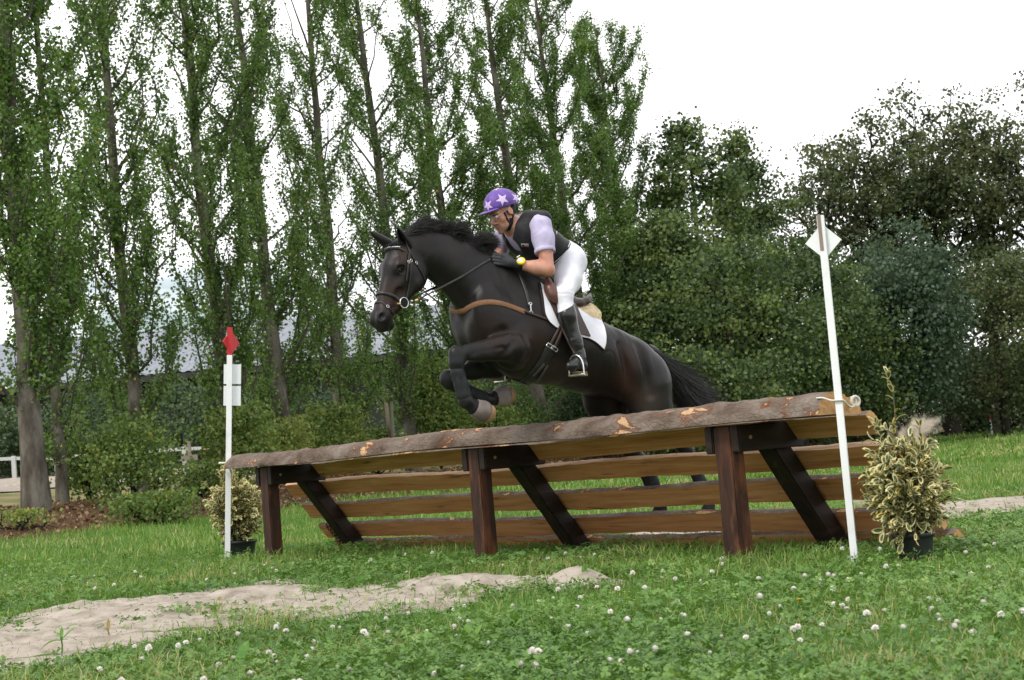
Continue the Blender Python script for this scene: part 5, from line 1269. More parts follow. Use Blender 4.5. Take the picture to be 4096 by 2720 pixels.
mb = MB(); a0 = path([z3(640, 330), z3(655, 380)], 3, .004)[0][0]; a1 = mirror(a0, PO, hl); P = curve(a0, a1, nrm(hz_*.2-hy)*.07, 13); mb.ribbon(P, np.array([nrm(p-hh(0, .06, -.03)) for p in P]), .024, .005); mb.make("headpiece", [leath], bridle)
for x, y in ((660, 568), (688, 552), (748, 578), (425, 1078)):
    p, n_ = hitr(*z3(x, y), .009); u_ = nrm(np.cross(n_, [0, 0, 1.])); v_ = np.cross(n_, u_); th = np.linspace(0, 2*np.pi, 13); mb = MB(); mb.tube(p+np.outer(np.cos(th), u_)*.009+np.outer(np.sin(th), v_)*.011, .0022, 5, cap=False); mb.make("buckle", [steel], bridle)
bc, bn_ = hitr(*z3(600, 1030), .012); bc = bc+hl*.006
for cc_, nm in ((bc, "bit_ring"), (mirror(bc, PO, hl), "bit_ring")):
    th = np.linspace(0, 2*np.pi, 25); mb = MB(); mb.tube(cc_+np.outer(np.cos(th), hy)*.035+np.outer(np.sin(th), hz_)*.035, .0042, 7, cap=False); r_o = mb.make(nm, [steel], bridle)
    mb = MB(); mb.tube([cc_-hl*.012, cc_-hl*.006, cc_+hl*.004], [.026, .029, .026], 18); mb.make("bit_guard", [ringm], bridle)
mb = MB(); mb.tube([bc+hy*.022+hz_*.028, bc+hy*.030+hz_*.055], [.008, .006], 7); mb.make("bit_keeper", [brass], bridle)
r5 = lambda x, y, s=0.0: hp(2100+x/4.722, 1100+y/4.722, s)
z5 = lambda x, y: (2100+x/4.722, 1100+y/4.722)
r2 = lambda x, y, s=0.0: hp(1850+x/3.136, 700+y/3.136, s)
HANDN = r2(345, 1070, .10); HANDF = r2(345, 1045, -.01)
for p0, p1 in ((bc-hz_*.034-hy*.004, HANDN), (mirror(bc, PO, hl)-hz_*.034, HANDF)):
    P = pushout(curve(p0, p1, -ZU*.008, 40), .007)
    for _ in range(4): P[1:-1] = (P[:-2]+2*P[1:-1]+P[2:])/4
    mb = MB(); mb.ribbon(P, np.tile(nrm(HL*.9+ZU*.2), (40, 1)), np.concatenate([np.full(14, .010), np.full(26, .017)]), .004); mb.make("rein", [leath], bridle)
mb = MB(); q = bc-hz_*.034; u_ = nrm(HANDN-q); mb.tube([q+u_*.06, q+u_*.085], [.010, .010], 8); mb.make("rein_buckle", [brass], bridle)

bp0 = hp(*z4(620, 262), .2)
bpl = thing("breastplate", bp0, "tan brown breastplate strap round the horse's chest and shoulder", "breastplate")
strap("chest_strap", [z4(318, 415), z4(350, 372), z4(400, 325), z4(500, 275), z4(620, 258), z4(740, 275), z4(860, 315), z4(965, 358)], .038, webb, bpl, 30, th=.0035, cen=HO, nn=HL, fd=HH)
strap("side_strap", [z4(955, 352), z4(1060, 390), z4(1180, 432), z4(1290, 478)], .018, leathb, bpl, off=.010, cen=HO, nn=HL)
strap("shoulder_strap", [z4(905, -20), z4(945, 70), z4(985, 190), z4(1008, 300)], .026, leath, bpl, cen=HO, nn=HL)
p, n_ = hitr(*z4(1014, 330), .012); mb = MB(); u_ = np.cross(n_, HH)
th = np.linspace(0, 2*np.pi, 13)
mb.tube(p-ZU*.028+np.outer(np.cos(th), HH)*.013+np.outer(np.sin(th), ZU)*.011, .0035, 6, cap=False); mb.tube([p+ZU*.032, p-ZU*.018], [.006, .006], 7); mb.tube(p+ZU*.034+np.outer(np.cos(th), HH)*.012+np.outer(np.sin(th), ZU)*.009, .0035, 6, cap=False); mb.make("clip", [steel], bpl)

def polyl(pts, n):
    pts = np.array(pts, float); L_ = np.concatenate([[0], np.cumsum(np.hypot(*np.diff(pts, axis=0).T))]); u = np.linspace(0, L_[-1], n); q = np.stack([np.interp(u, L_, pts[:, i]) for i in range(2)], -1)
    for _ in range(2): q[1:-1] = (q[:-2]+2*q[1:-1]+q[2:])/4
    return q
def drape(name, front, rear, top, bot, n, m_, off, th, mats, parent, border=0, far=True, s0=.0):
    F_, R2_ = polyl([z5(*p) for p in front], m_), polyl([z5(*p) for p in rear], m_); T_, B_ = polyl([z5(*p) for p in top], n), polyl([z5(*p) for p in bot], n)
    p_ = np.linspace(0, 1, n)[:, None, None]; q_ = np.linspace(0, 1, m_)[None, :, None]
    G = (1-p_)*F_[None]+p_*R2_[None]+(1-q_)*T_[:, None]+q_*B_[:, None]-((1-p_)*(1-q_)*F_[0]+p_*(1-q_)*R2_[0]+(1-p_)*q_*F_[-1]+p_*q_*R2_[-1])
    V = np.zeros((n, m_, 3)); Nv = np.zeros((n, m_, 3))
    for i in range(n):
        for j in range(m_):
            V[i, j], Nv[i, j] = hitr(G[i, j, 0], G[i, j, 1], 0.0, s0)
    for _ in range(5):
        W_ = V.copy(); W_[1:-1] = (V[:-2]+2*V[1:-1]+V[2:])/4; V = W_.copy(); V[:, 1:-1] = (W_[:, :-2]+2*W_[:, 1:-1]+W_[:, 2:])/4
        W_ = Nv.copy(); W_[1:-1] = (Nv[:-2]+2*Nv[1:-1]+Nv[2:])/4; Nv = W_.copy(); Nv[:, 1:-1] = (W_[:, :-2]+2*W_[:, 1:-1]+W_[:, 2:])/4
    Nv /= np.linalg.norm(Nv, axis=2)[..., None]
    O_ = (V+Nv*(off+th)).reshape(-1, 3); I_ = (V+Nv*(off-.004)).reshape(-1, 3)
    Fq = gridF(n, m_); k_ = n*m_
    per = [i*m_ for i in range(n)]+[(n-1)*m_+j for j in range(1, m_)]+[i*m_+m_-1 for i in range(n-2, -1, -1)]+[j for j in range(m_-2, 0, -1)]
    sdF = np.array([[per[a_], per[(a_+1) % len(per)], per[(a_+1) % len(per)]+k_, per[a_]+k_] for a_ in range(len(per))])
    ii, jj = np.meshgrid(np.arange(n-1), np.arange(m_-1), indexing='ij')
    bd_ = ((ii < border) | (ii >= n-1-border) | (jj >= m_-1-border)).ravel().astype(int)
    mi = np.concatenate([bd_, bd_, np.full(len(sdF), 1 if border else 0)])
    VV = np.concatenate([O_, I_]); FF = np.concatenate([Fq, Fq[:, ::-1]+k_, sdF])
    if far: build(name, mirror(VV, HO, HL), [FF[:, ::-1]], mats, parent, mi, True)
    return build(name, VV, [FF], mats, parent, mi, True)
sp0 = r5(900, 700, 0)
pad = thing("saddle_pad", sp0, "white saddle pad with dark brown binding under the rider", "saddle pad")
drape("pad_cloth", [(255, 150), (280, 260), (310, 420), (345, 740), (420, 880), (575, 1000)], [(1420, 845), (1500, 1000), (1535, 1180), (1525, 1320), (1480, 1430)], [(255, 150), (560, 420), (900, 620), (1180, 720), (1420, 845)],
      [(575, 1000), (800, 1090), (1090, 1195), (1190, 1210), (1330, 1290), (1480, 1430)], 56, 40, .004, .012, [padm, bindm], pad, 1)
bd_ = Body()
for s in (-.15, -.08, 0, .08, .15):
    dz = -ZU*(2.2*s*s); bd_.chain([r5(560, 480, s)+dz, r5(930, 605, s)+dz, r5(1200, 655, s)+dz, r5(1350, 735, s)+dz], [.03, .034, .040, .036], .05)
v_, q_ = bd_.mesh(.009, 2); n_ = vnormals(v_, q_); v_ = v_+n_*(.004*fnoise(v_*70, 2, 3))[:, None]
tag(build("half_pad", v_, [q_], fleece, origin=sp0), "cream sheepskin half pad behind the rider, under the saddle's cantle", "half pad")
sad = thing("saddle", sp0, "dark brown leather jumping saddle on the white pad", "saddle")
bd_ = Body()
for s in np.linspace(-.13, .13, 7):
    e_ = 1-(s/.15)**2; bd_.chain([r5(880, 540, s), r5(1050, 535, s)+ZU*.0, r5(1170, 500, s*.9)+ZU*(.012*e_), r5(1235, 455, s*.75)+ZU*(.022*e_)], [.020, .020, .018, .016], .03)
bd_.chain([r5(330, 120, 0), r5(480, 300, 0), r5(700, 480, 0), r5(900, 545, 0)], [.045, .05, .05, .04], .05, (HL, .55))
bd_.cap(r5(230, 110, 0), r5(330, 110, 0), .045, .05, .04, (HL, .7))
v_, q_ = bd_.mesh(.009, 3); build("seat", v_, [q_], leathb, sad)
drape("flap", [(340, 190), (318, 320), (400, 470), (500, 660), (600, 900)], [(900, 570), (1000, 800), (1100, 990), (1200, 1180)], [(340, 190), (600, 420), (900, 570)], [(600, 900), (700, 985), (900, 1090), (1200, 1180)], 26, 26, .022, .008, [leathb], sad, 0)
mb = Body(); P, Nn = path([z5(370, 200), z5(400, 320), z5(450, 430), z5(505, 540)], 8, .045); mb.chain(list(P), [.030, .042, .040, .026], .03) if False else mb.chain([P[0], P[3], P[5], P[7]], [.030, .040, .038, .026], .03)
v_, q_ = mb.mesh(.009, 3); build("knee_roll", v_, [q_], leathr, sad)
vm_ = mirror(v_, HO, HL); build("knee_roll", vm_, [q_[:, ::-1]], leathr, sad)
gth = thing("girth", hp(*z4(1150, 800), .25), "black girth with grey billet straps and steel buckles round the belly", "girth")
strap("billet", [z4(1300, 490), z4(1250, 590), z4(1192, 690)], .026, leathb, gth, off=.012)
strap("billet", [z4(1322, 520), z4(1285, 610), z4(1236, 712)], .026, leathb, gth, off=.014)
P, Nn = path([z4(1214, 690), z4(1180, 770), z4(1130, 850), z4(1060, 940), z4(1000, 1010), z4(975, 1035)], 24, .004)
P2 = np.concatenate([P, pushout(curve(P[-1], mirror(P[-1], HO, HL), ZU*.0, 9)[1:-1], .004), mirror(P, HO, HL)[::-1]]); mN = Nn-2*(Nn@HL)[:, None]*HL
N2 = np.concatenate([Nn, np.array([nrm(-ZU+HL*k_) for k_ in np.linspace(.6, -.6, 7)]), mN[::-1]])
mb = MB(); mb.ribbon(P2, N2, .088, .012); mb.make("girth_band", [leath], gth)
for a, b_ in (((1148, 845), (1045, 955)), ((1178, 858), (1080, 1010))): strap("strap_end", [z4(*a), z4((a[0]+b_[0])/2, (a[1]+b_[1])/2), z4(*b_)], .022, nmat("grey_worn_leather", [(.05, .046, .045), (.09, .085, .083)], 20), gth, off=.018, n=10)
for x, y in ((1192, 680), (1236, 706)):
    p, n_ = hitr(*z4(x, y), .022); d_ = nrm(r4(1240, 720, .3)-r4(1165, 672, .3)); u_ = nrm(np.cross(n_, d_)); mb = MB()
    c4 = [p-d_*.026-u_*.012, p+d_*.026-u_*.012, p+d_*.026+u_*.012, p-d_*.026+u_*.012, p-d_*.026-u_*.012]; mb.tube(c4, .0035, 6); mb.make("buckle", [steel], gth)
# ================================================================== RIDER
RFH = R_(40); rf = np.array([-math.cos(RFH), -math.sin(RFH), 0]); rl = np.array([math.sin(RFH), -math.cos(RFH), 0])
pe = R_(-13); rF = rf*math.cos(pe)+ZU*math.sin(pe); rU = np.cross(rl, rF); rU = rU if rU[2] > 0 else -rU
HC = r2(492, 468, 0.0)
def rh(x, y, z): return HC+rl*x+rF*y+rU*z
AXR = np.stack([rl, rF, rU])
pr0 = r2(1250, 1000, 0); rider = thing("person", pr0, "rider in purple starred helmet, black vest and white breeches bending over the horse's neck", "person")
skin = newmat("skin"); mt, t, b = skin; setp(b, .5, .35); n = noise(t, 14, 5); r = ramp(t, [(.36, .155, .105), (.50, .245, .175), (.56, .30, .225)], [.3, .5, .75]); t.links.new(n.outputs['Fac'], r.inputs[0])
a_ = t.nodes.new('ShaderNodeAttribute'); a_.attribute_name = 'flush'; c = mix(t, a_.outputs['Fac'], r.outputs[0], (.36, .13, .09)); a2 = t.nodes.new('ShaderNodeAttribute'); a2.attribute_name = 'beard'; c = mix(t, a2.outputs['Fac'], c, (.20, .135, .11))
t.links.new(c, b.inputs['Base Color']); b.inputs['Subsurface Weight'].default_value = .12; b.inputs['Subsurface Radius'].default_value = (.02, .008, .005); skin = mt
def cloth(name, cols, sc_=10, rough=.8, bm_=.25, bs=26, sheen=.1): return nmat(name, cols, sc_, 5, [.3, .5, .7], rough, .25, bm_, .006, bs, sheen=sheen)
shirtm = cloth("lavender_shirt", [(.36, .32, .47), (.46, .42, .60), (.54, .50, .68)], 7)
vestm = cloth("black_vest", [(.006, .006, .007), (.012, .012, .014), (.026, .026, .029)], 12, .7, .2, 60)
breem = cloth("white_breeches", [(.58, .58, .64), (.69, .69, .75), (.76, .76, .82)], 6, .75, .2, 16)
bootl = nmat("riding_boot_leather", [(.006, .006, .007), (.011, .011, .012), (.024, .024, .025)], 9, 5, None, .26, .5, .12, .003, 30)
glovem = nmat("glove_leather", [(.014, .015, .018), (.028, .030, .034), (.05, .052, .056)], 24, 5, None, .6, .35, .4, .002, 120)
# --- joints
SN, EN, WN = r2(985, 625, .205), r2(1068, 1185, .29), r2(690, 1120, .17)
SF, EF, WF = r2(545, 690, -.20), r2(455, 965, -.27), r2(440, 1040, -.06)
NB, CH, WA, PE = r2(765, 610, 0), r2(815, 790, 0), r2(1075, 930, 0), r2(1300, 1080, 0)
HIPN, KN, CN, AN = r2(1385, 1130, .11), r1(1338, 752, .30), r1(1362, 880, .345), r1(1438, 1135, .365)
HIPF = mirror(HIPN, HO, HL); KF, CF = mirror(KN, HO, HL), mirror(CN, HO, HL)-ZU*.02; AF = r1(1010, 1205, -.36)
tU = nrm(NB-PE); tL = nrm(HL*.93+HH*.10); tF = nrm(np.cross(tU, tL)); tF = tF if tF@HH > 0 else -tF
AXT = np.stack([tL, tU, tF])
pe2 = R_(-27); rF2 = rf*math.cos(pe2)+ZU*math.sin(pe2); rU2 = np.cross(rl, rF2); rU2 = rU2 if rU2[2] > 0 else -rU2
rhH, AXH_ = rh, AXR                       # helmet frame; the face is tucked further down
def rh(x, y, z): return HC+rl*x+rF2*y+rU2*z*1.04
AXR = np.stack([rl, rF2, rU2])
def head(bd):
    e = lambda c, r, k=.02, op='u': bd.ell(rh(*c), r, AXR, k, op)
    e((0, -.015, .045), (.076, .098, .090), .03); e((0, .040, -.040), (.060, .056, .088), .03); e((0, .045, -.088), (.050, .048, .036), .025); e((0, .084, -.112), (.022, .018, .020), .018)
    for s in (1, -1):
        e((.042*s, .062, -.030), (.026, .026, .024), .02); bd.cap(rh(.012*s, .098, .022), rh(.050*s, .078, .020), .010, .009, .012)
        e((.032*s, .100, -.002), (.016, .012, .010), .008, 's'); e((.012*s, .108, -.042), (.010, .011, .009), .008)
        bd.cap(rh(.045*s, .03, -.09), rh(.060*s, -.015, -.05), .022, .022, .02)
        e((.078*s, -.012, -.008), (.011, .024, .034), .008); e((.089*s, -.006, -.004), (.008, .013, .020), .006, 's')
        bd.cap(rh(.028*s, .092, -.044), rh(.036*s, .078, -.080), .010, .008, .012)
    bd.cap(rh(0, .095, .010), rh(0, .120, -.030), .0105, .0135, .012); e((0, .119, -.035), (.0135, .013, .012), .01)
    e((0, .092, -.067), (.026, .0095, .0075), .012); e((0, .089, -.083), (.022, .0095, .008), .012); e((0, .106, -.075), (.024, .008, .0012), .003, 's')
def limbs(bd, g=0.0):
    bd.chain([SN, (SN+EN)/2+HL*.005, EN], [.060+g, .056+g, .044+g], .03); bd.chain([EN, EN*.62+WN*.38, WN], [.043+g, .047+g, .030+g], .03); bd.ell(EN-ZU*.005-HH*.01, (.04+g,)*3, None, .02)
    bd.chain([SF, EF], [.060+g, .046+g], .03); bd.chain([EF, WF], [.044+g, .031+g], .03)
# hands: palm, four bent fingers and a thumb, closed on the rein
def hand(bd, W, K0, up, out, grip, g=0.0):
    """W wrist, K0 knuckle centre, up: along the knuckle row, out: back of the hand, grip: rein point"""
    fwd = nrm(K0-W); up = nrm(up-fwd*(up@fwd)); out = nrm(np.cross(up, fwd)) if out is None else nrm(out)
    bd.ell(K0*.55+W*.45, (.048+g, .036+g, .020+g), np.stack([fwd, up, out]), .015); bd.cap(W, K0*.4+W*.6, .029+g, .028+g, .02)
    for i, (l1, l2, l3, r_) in enumerate([(.040, .024, .018, .0098), (.043, .027, .020, .0102), (.040, .025, .019, .0098), (.032, .020, .016, .0088)]):
        k0 = K0+up*(.031-.0205*i)-fwd*.004*abs(i-1)
        a = k0+nrm(fwd*.92-out*.30-up*.02*i)*l1; b_ = a+nrm(fwd*.10-out*1.0)*l2; c_ = b_+nrm(-fwd*.95-out*.25)*l3
        bd.cap(K0*.6+W*.4+up*(.022-.015*i), k0, .011+g, r_+.0022+g, .006); bd.chain([k0, a, b_, c_], [r_+.0015+g, r_+g, r_-.0004+g, r_-.0012+g], .0035)
    t0 = K0*.42+W*.58+up*.026-out*.006; t1 = t0+nrm(fwd*.75+up*.55-out*.30)*.036; t2 = t1+nrm(fwd*.98-up*.10-out*.35)*.030
    bd.chain([t0, t1, t2], [.015+g, .0118+g, .0098+g], .006)
KNn = r2(460, 1062, .135); KFn = r2(400, 1030, .0)
nsb = Body(); head(nsb); nsb.chain([rh(0, -.025, -.06), rh(0, -.045, -.13), NB], [.060, .060, .075], .03)
limbs(nsb); hand(nsb, WN, KNn, ZU*.9+HH*.1, None, HANDN, -.001); hand(nsb, WF, KFn, ZU*.9+HH*.1, None, HANDF, -.001)
nsb.ell(CH, (.165, .17, .105), AXT, .05); nsb.ell((CH+WA)/2, (.15, .16, .10), AXT, .05); nsb.ell(WA, (.14, .15, .10), AXT, .05); nsb.ell(PE, (.15, .12, .11), AXT, .05); nsb.cap(SN, SF, .05, .05, .04)
for hp_, k_, c_, a__ in ((HIPN, KN, CN, AN), (HIPF, KF, CF, AF)): nsb.chain([hp_, k_], [.085, .05], .04); nsb.chain([k_, c_, a__], [.05, .045, .03], .03)
v_, q_ = nsb.mesh(.0058, 3)
nr2 = lambda p, r_: np.exp(-((v_-p)**2).sum(1)/(r_*r_))
fl = np.clip(.7*nr2(rh(0, .12, -.03), .022)+.45*nr2(rh(.05, .07, -.03), .03)+.45*nr2(rh(-.05, .07, -.03), .03)+.9*nr2(rh(0, .105, -.075), .017)+.3*nr2(EN, .06), 0, .9)
be = np.clip(.5*nr2(rh(0, .08, -.10), .04)+.4*nr2(rh(.04, .05, -.09), .035)+.3*nr2(rh(0, .1, -.055), .02), 0, .5)
build("body", v_, [q_], skin, rider, pattrs={'flush': fl, 'beard': be}); RB = bvh(v_, q_)
eyew = nmat("eye_white", [(.55, .52, .50), (.7, .68, .66)], 30, 2, None, .2, .5)
for s in (1, -1):
    mb = MB(); bm = bmesh.new(); bmesh.ops.create_uvsphere(bm, u_segments=12, v_segments=8, radius=.0115); mb.bm(bm, rh(.031*s, .090, -.001)); e_ = mb.make("eye", [eyew], rider)
    mb = MB(); bm = bmesh.new(); bmesh.ops.create_uvsphere(bm, u_segments=10, v_segments=8, radius=.0058); mb.bm(bm, rh(.029*s, .0975, -.003)); mb.make("iris", [eyem], e_)
    mb = MB(); mb.tube([rh(.016*s, .106, .012), rh(.032*s, .104, .018), rh(.048*s, .092, .014)], [.003, .0045, .002], 6); mb.make("eyebrow", [hairm], rider)
hairb = nmat("short_dark_hair", [(.012, .010, .009), (.035, .030, .027)], 60, 3, None, .7, .2)
bd_ = Body(); bd_.ell(rh(0, -.035, -.005), (.079, .080, .055), AXR, .02); v_, q_ = bd_.mesh(.006, 2, clip=lambda g: np.maximum((g-rh(0, -.022, 0))@rF, -((g-rh(0, 0, -.05))@rU))); build("hair", v_, [q_], hairb, rider)
# --- helmet with star cover
rh, AXR = rhH, AXH_
purp = cloth("purple_silk", [(.085, .040, .215), (.115, .058, .285), (.155, .085, .36)], 9, .5, .3, 14, .1)
starm = nmat("pale_lilac_star", [(.55, .42, .72), (.66, .53, .80)], 9, 3, None, .6, .3)
bd_ = Body(); bd_.ell(rh(0, -.012, .058), (.104, .136, .112), AXR, .02); bd_.ell(rh(0, -.05, .04), (.098, .098, .095), AXR, .03)
v_, q_ = bd_.mesh(.0065, 3, clip=lambda g: -((g-rh(0, 0, .030))@nrm(rU+rF*.06)))
n_ = vnormals(v_, q_); zz = (v_-HC)@rU; v_ = v_+n_*((.0022*fnoise(v_*22, 3, 8)+.0035*np.exp(-((zz-.04)/.02)**2)*fnoise(v_*45, 2, 4)))[:, None]
hel = build("helmet", v_, [q_], purp, rider); KB = bvh(v_, q_)
bd_ = Body(); bd_.ell(rh(0, .098, .030), (.094, .092, .0085), np.stack([rl, nrm(rF-rU*.12), nrm(rU+rF*.12)]), .01)
v_, q_ = bd_.mesh(.005, 2, clip=lambda g: -((g-rh(0, .088, 0))@rF)); pk = build("peak", v_, [q_], purp, hel)
def kray(px, py):
    p, n_, i, d = KB.ray_cast(Vector(_C), Vector(ray(px, py)).normalized()); return (np.array(p), np.array(n_)) if p else (None, None)
def star(mb, c, nn, rad, rot):
    u_ = nrm(np.cross(nn, [0.1, .2, 1.])); v2 = np.cross(nn, u_); pts = []
    for k_ in range(10):
        a_ = rot+k_*math.pi/5; rr_ = rad if k_ % 2 == 0 else rad*.42; pts.append((rr_*math.cos(a_), rr_*math.sin(a_)))
    rings = [(0, 0)]; VV = []
    def put(x, y):
        o_ = c+u_*x+v2*y+nn*.05; p, n3, i, d = KB.ray_cast(Vector(o_), Vector(-nn)); return (np.array(p)+np.array(n3)*.0016) if p else c+u_*x+v2*y-nn*.02
    K_ = 5; V = [put(0, 0)]
    for r_ in range(1, K_+1):
        for k_ in range(10):
            for e_ in range(4):
                f = e_/4; x = pts[k_][0]*(1-f)+pts[(k_+1) % 10][0]*f; y = pts[k_][1]*(1-f)+pts[(k_+1) % 10][1]*f; V.append(put(x*r_/K_, y*r_/K_))
    m_ = 40; j = np.arange(m_)
    T = np.stack([np.zeros(m_, int), 1+j, 1+(j+1) % m_], -1); Q = np.concatenate([np.stack([1+(r_-1)*m_+j, 1+r_*m_+j, 1+r_*m_+(j+1) % m_, 1+(r_-1)*m_+(j+1) % m_], -1) for r_ in range(1, K_)])
    n0 = mb.n; mb.add(np.array(V), Q); mb.b.setdefault((3, 0), []).append(T+n0)
mb = MB()
for x, y, rad, rot in ((500, 305, .049, .35), (318, 385, .044, .1), (668, 288, .044, .6), (420, 178, .040, .9)):
    c_, n_ = kray(1850+x/3.136, 700+y/3.136)
    if c_ is not None: star(mb, c_, n_, rad, rot)
for d_ in ((-.8, .3, .5), (-.75, -.5, .35), (0, -.8, .45), (-.1, -.25, .9)):
    o_ = rh(0, -.012, .058); dv = nrm(rl*d_[0]+rF*d_[1]+rU*d_[2]); p, n3, i, dd = KB.ray_cast(Vector(o_+dv*.4), Vector(-dv))
    if p: star(mb, np.array(p), np.array(n3), .043, d_[1])
mb.make("star_print", [starm], hel)
# chin harness
def rpath(pts, n=16, off=.003, T=None):
    T = T or RB; q = np.array([(1850+x/3.136, 700+y/3.136) for x, y in pts]); L_ = np.concatenate([[0], np.cumsum(np.hypot(*np.diff(q, axis=0).T))]); u = np.linspace(0, L_[-1], n); q = np.stack([np.interp(u, L_, q[:, i]) for i in range(2)], -1); P = []; Nn = []
    for x, y in q:
        p, n_, i, d = T.ray_cast(Vector(_C), Vector(ray(x, y)).normalized())
        if p is None: continue
        P.append(np.array(p)+np.array(n_)*off); Nn.append(np.array(n_))
    P = np.array(P); Nn = np.array(Nn)
    for _ in range(2): P[1:-1] = (P[:-2]+2*P[1:-1]+P[2:])/4; Nn[1:-1] = (Nn[:-2]+2*Nn[1:-1]+Nn[2:])/4
    return P, Nn/np.linalg.norm(Nn, axis=1)[:, None]
for pts, wd, m_ in (([(515, 455), (550, 540), (590, 600), (605, 620)], .013, ringm), ([(655, 430), (640, 500), (615, 570), (605, 620)], .013, ringm), ([(612, 540), (612, 600), (590, 655), (572, 690)], .030, ringm), ([(540, 440), (600, 492), (640, 495)], .010, leathr)):
    P, Nn = rpath(pts)
    if len(P) > 3:
        mb = MB(); mb.ribbon(P, Nn, wd, .004); mb.make("chin_strap", [m_], hel)
# glasses
def rh(x, y, z): return HC+rl*x+rF2*y+rU2*z*1.04
rF_, rU_ = rF, rU; rF, rU = rF2, rU2
gm = newmat("lens_glass"); mt, t, b = gm; setp(b, .05, .5); b.inputs['Base Color'].default_value = (.75, .78, .8, 1); tr_ = t.nodes.new('ShaderNodeBsdfTransparent'); ms = t.nodes.new('ShaderNodeMixShader'); ms.inputs[0].default_value = .8
t.links.new(b.outputs[0], ms.inputs[1]); t.links.new(tr_.outputs[0], ms.inputs[2]); t.links.new(ms.outputs[0], t.nodes['Material Output'].inputs[0])
fr = MB(); ln = MB(); th = np.linspace(0, 2*np.pi, 21)
for s in (1, -1):
    c_ = rh(.033*s, .114, -.003); u_ = nrm(rl*.97-rF*.22*s); L_ = c_+np.outer(np.cos(th)*.024, u_)+np.outer(np.sin(th)*.016, rU); fr.tube(L_, .0016, 5, cap=False)
    ln.add(np.concatenate([[c_+rF*.002], L_[:-1]]), [[0, 1+k_, 1+(k_+1) % 20] for k_ in range(20)]); fr.tube([rh(.057*s, .108, .003), rh(.076*s, .03, .010), rh(.080*s, -.005, .012)], .0016, 5)
fr.tube([rh(.010, .119, .0), rh(0, .121, .003), rh(-.010, .119, .0)], .0014, 5)
gl = fr.make("glasses", [steel], rider); ln.make("lens", [gm[0]], gl)
rF, rU = rF_, rU_
# --- shirt, vest, breeches, boots, gloves, watch
HEMN = SN+(EN-SN)*.62; HEMF = SF+(EF-SF)*1.0
bd_ = Body(); bd_.ell(CH, (.175, .175, .115), AXT, .05); bd_.ell((CH+WA)/2, (.158, .16, .11), AXT, .05); bd_.chain([SN, SN*.5+HEMN*.5, HEMN], [.076, .077, .069], .03); bd_.chain([SF, HEMF], [.074, .066], .03); bd_.chain([SN-ZU*.02, NB-ZU*.02, SF-ZU*.02], [.05, .06, .05], .03); bd_.chain([NB, NB+(rh(0, -.045, -.13)-NB)*.6], [.074, .062], .03)
dN = nrm(EN-SN); dF = nrm(EF-SF)
v_, q_ = bd_.mesh(.0068, 3, clip=lambda g: np.maximum(np.where(np.linalg.norm(g-HEMN, axis=-1) < .13, (g-HEMN)@dN-.004, -1), np.where(np.linalg.norm(g-HEMF, axis=-1) < .12, (g-HEMF)@dF-.03, -1)))
n_ = vnormals(v_, q_); ar = np.exp(-(np.minimum(np.linalg.norm(v_-SN, axis=1), np.linalg.norm(v_-HEMN, axis=1))/.16)**2)
sh_ = build("shirt", v_+n_*(ar*(.006*fnoise((v_@np.stack([HL, dN, HH], 1))*np.array([16, 7, 16.]), 3, 2)-.005*np.exp(-(fnoise((v_@np.stack([HL, dN, HH], 1))*np.array([11, 4, 11.]), 2, 12)/.08)**2)))[:, None], [q_], shirtm, rider)
mb = MB(); th = np.linspace(0, 2*np.pi, 22); nc = rh(0, -.03, -.125)*.55+NB*.45; na = nrm(rh(0, -.045, -.13)-NB); u_ = nrm(np.cross(na, rl)); w2 = np.cross(na, u_)
Pc = nc+np.outer(np.cos(th), u_)*.078+np.outer(np.sin(th), w2)*.072+np.outer(.012*np.cos(th), na); mb.ribbon(Pc, np.array([nrm(p-nc) for p in Pc]), .036, .004); mb.make("collar", [shirtm], sh_)
mb = MB(); Pk = HEMN+dN*.002+np.outer(np.cos(th), nrm(np.cross(dN, HL)))*.071+np.outer(np.sin(th), nrm(np.cross(dN, nrm(np.cross(dN, HL)))))*.071; mb.ribbon(Pk-dN*.012, np.array([nrm(p-HEMN) for p in Pk]), .030, .004); mb.make("cuff", [shirtm], sh_)
bd_ = Body(); bd_.ell(CH, (.195, .185, .140), AXT, .05); bd_.ell(r2(865, 660, 0), (.180, .11, .125), AXT, .05); bd_.ell((CH+WA)/2, (.182, .17, .135), AXT, .05); bd_.ell(WA, (.172, .15, .130), AXT, .05); bd_.ell(r2(1190, 985, 0), (.165, .095, .118), AXT, .04)
for s, S_2 in ((1, SN), (-1, SF)): bd_.chain([NB+HL*.07*s-tF*.02, S_2-tF*.035+ZU*.012], [.072, .062], .03)
bd_.cap(NB+na*.11+tF*.015, NB-na*.02+tF*.02, .074, .076, .02, op='s'); bd_.cap(NB+tF*.10, CH+tF*.21+tU*.02, .060, .045, .02, op='s')
for S_2, H_2 in ((SN, HEMN), (SF, HEMF)): bd_.cap(S_2+HL*(.045 if S_2 is SN else -.045)+tF*.015-ZU*.012, H_2+HL*(.03 if S_2 is SN else -.03), .074, .074, .012, op='s')
wN = nrm(tU*.96-tF*.25)
v_, q_ = bd_.mesh(.0068, 3, clip=lambda g: -((g-r2(1215, 1010, 0))@wN)-.03)
n_ = vnormals(v_, q_); v_ = v_+n_*(.003*fnoise(v_*11, 2, 12))[:, None]
ve = build("vest", v_, [q_], vestm, rider); VB = bvh(v_, q_)
pip = nmat("white_piping", [(.55, .55, .56), (.72, .72, .73)], 20, 2)
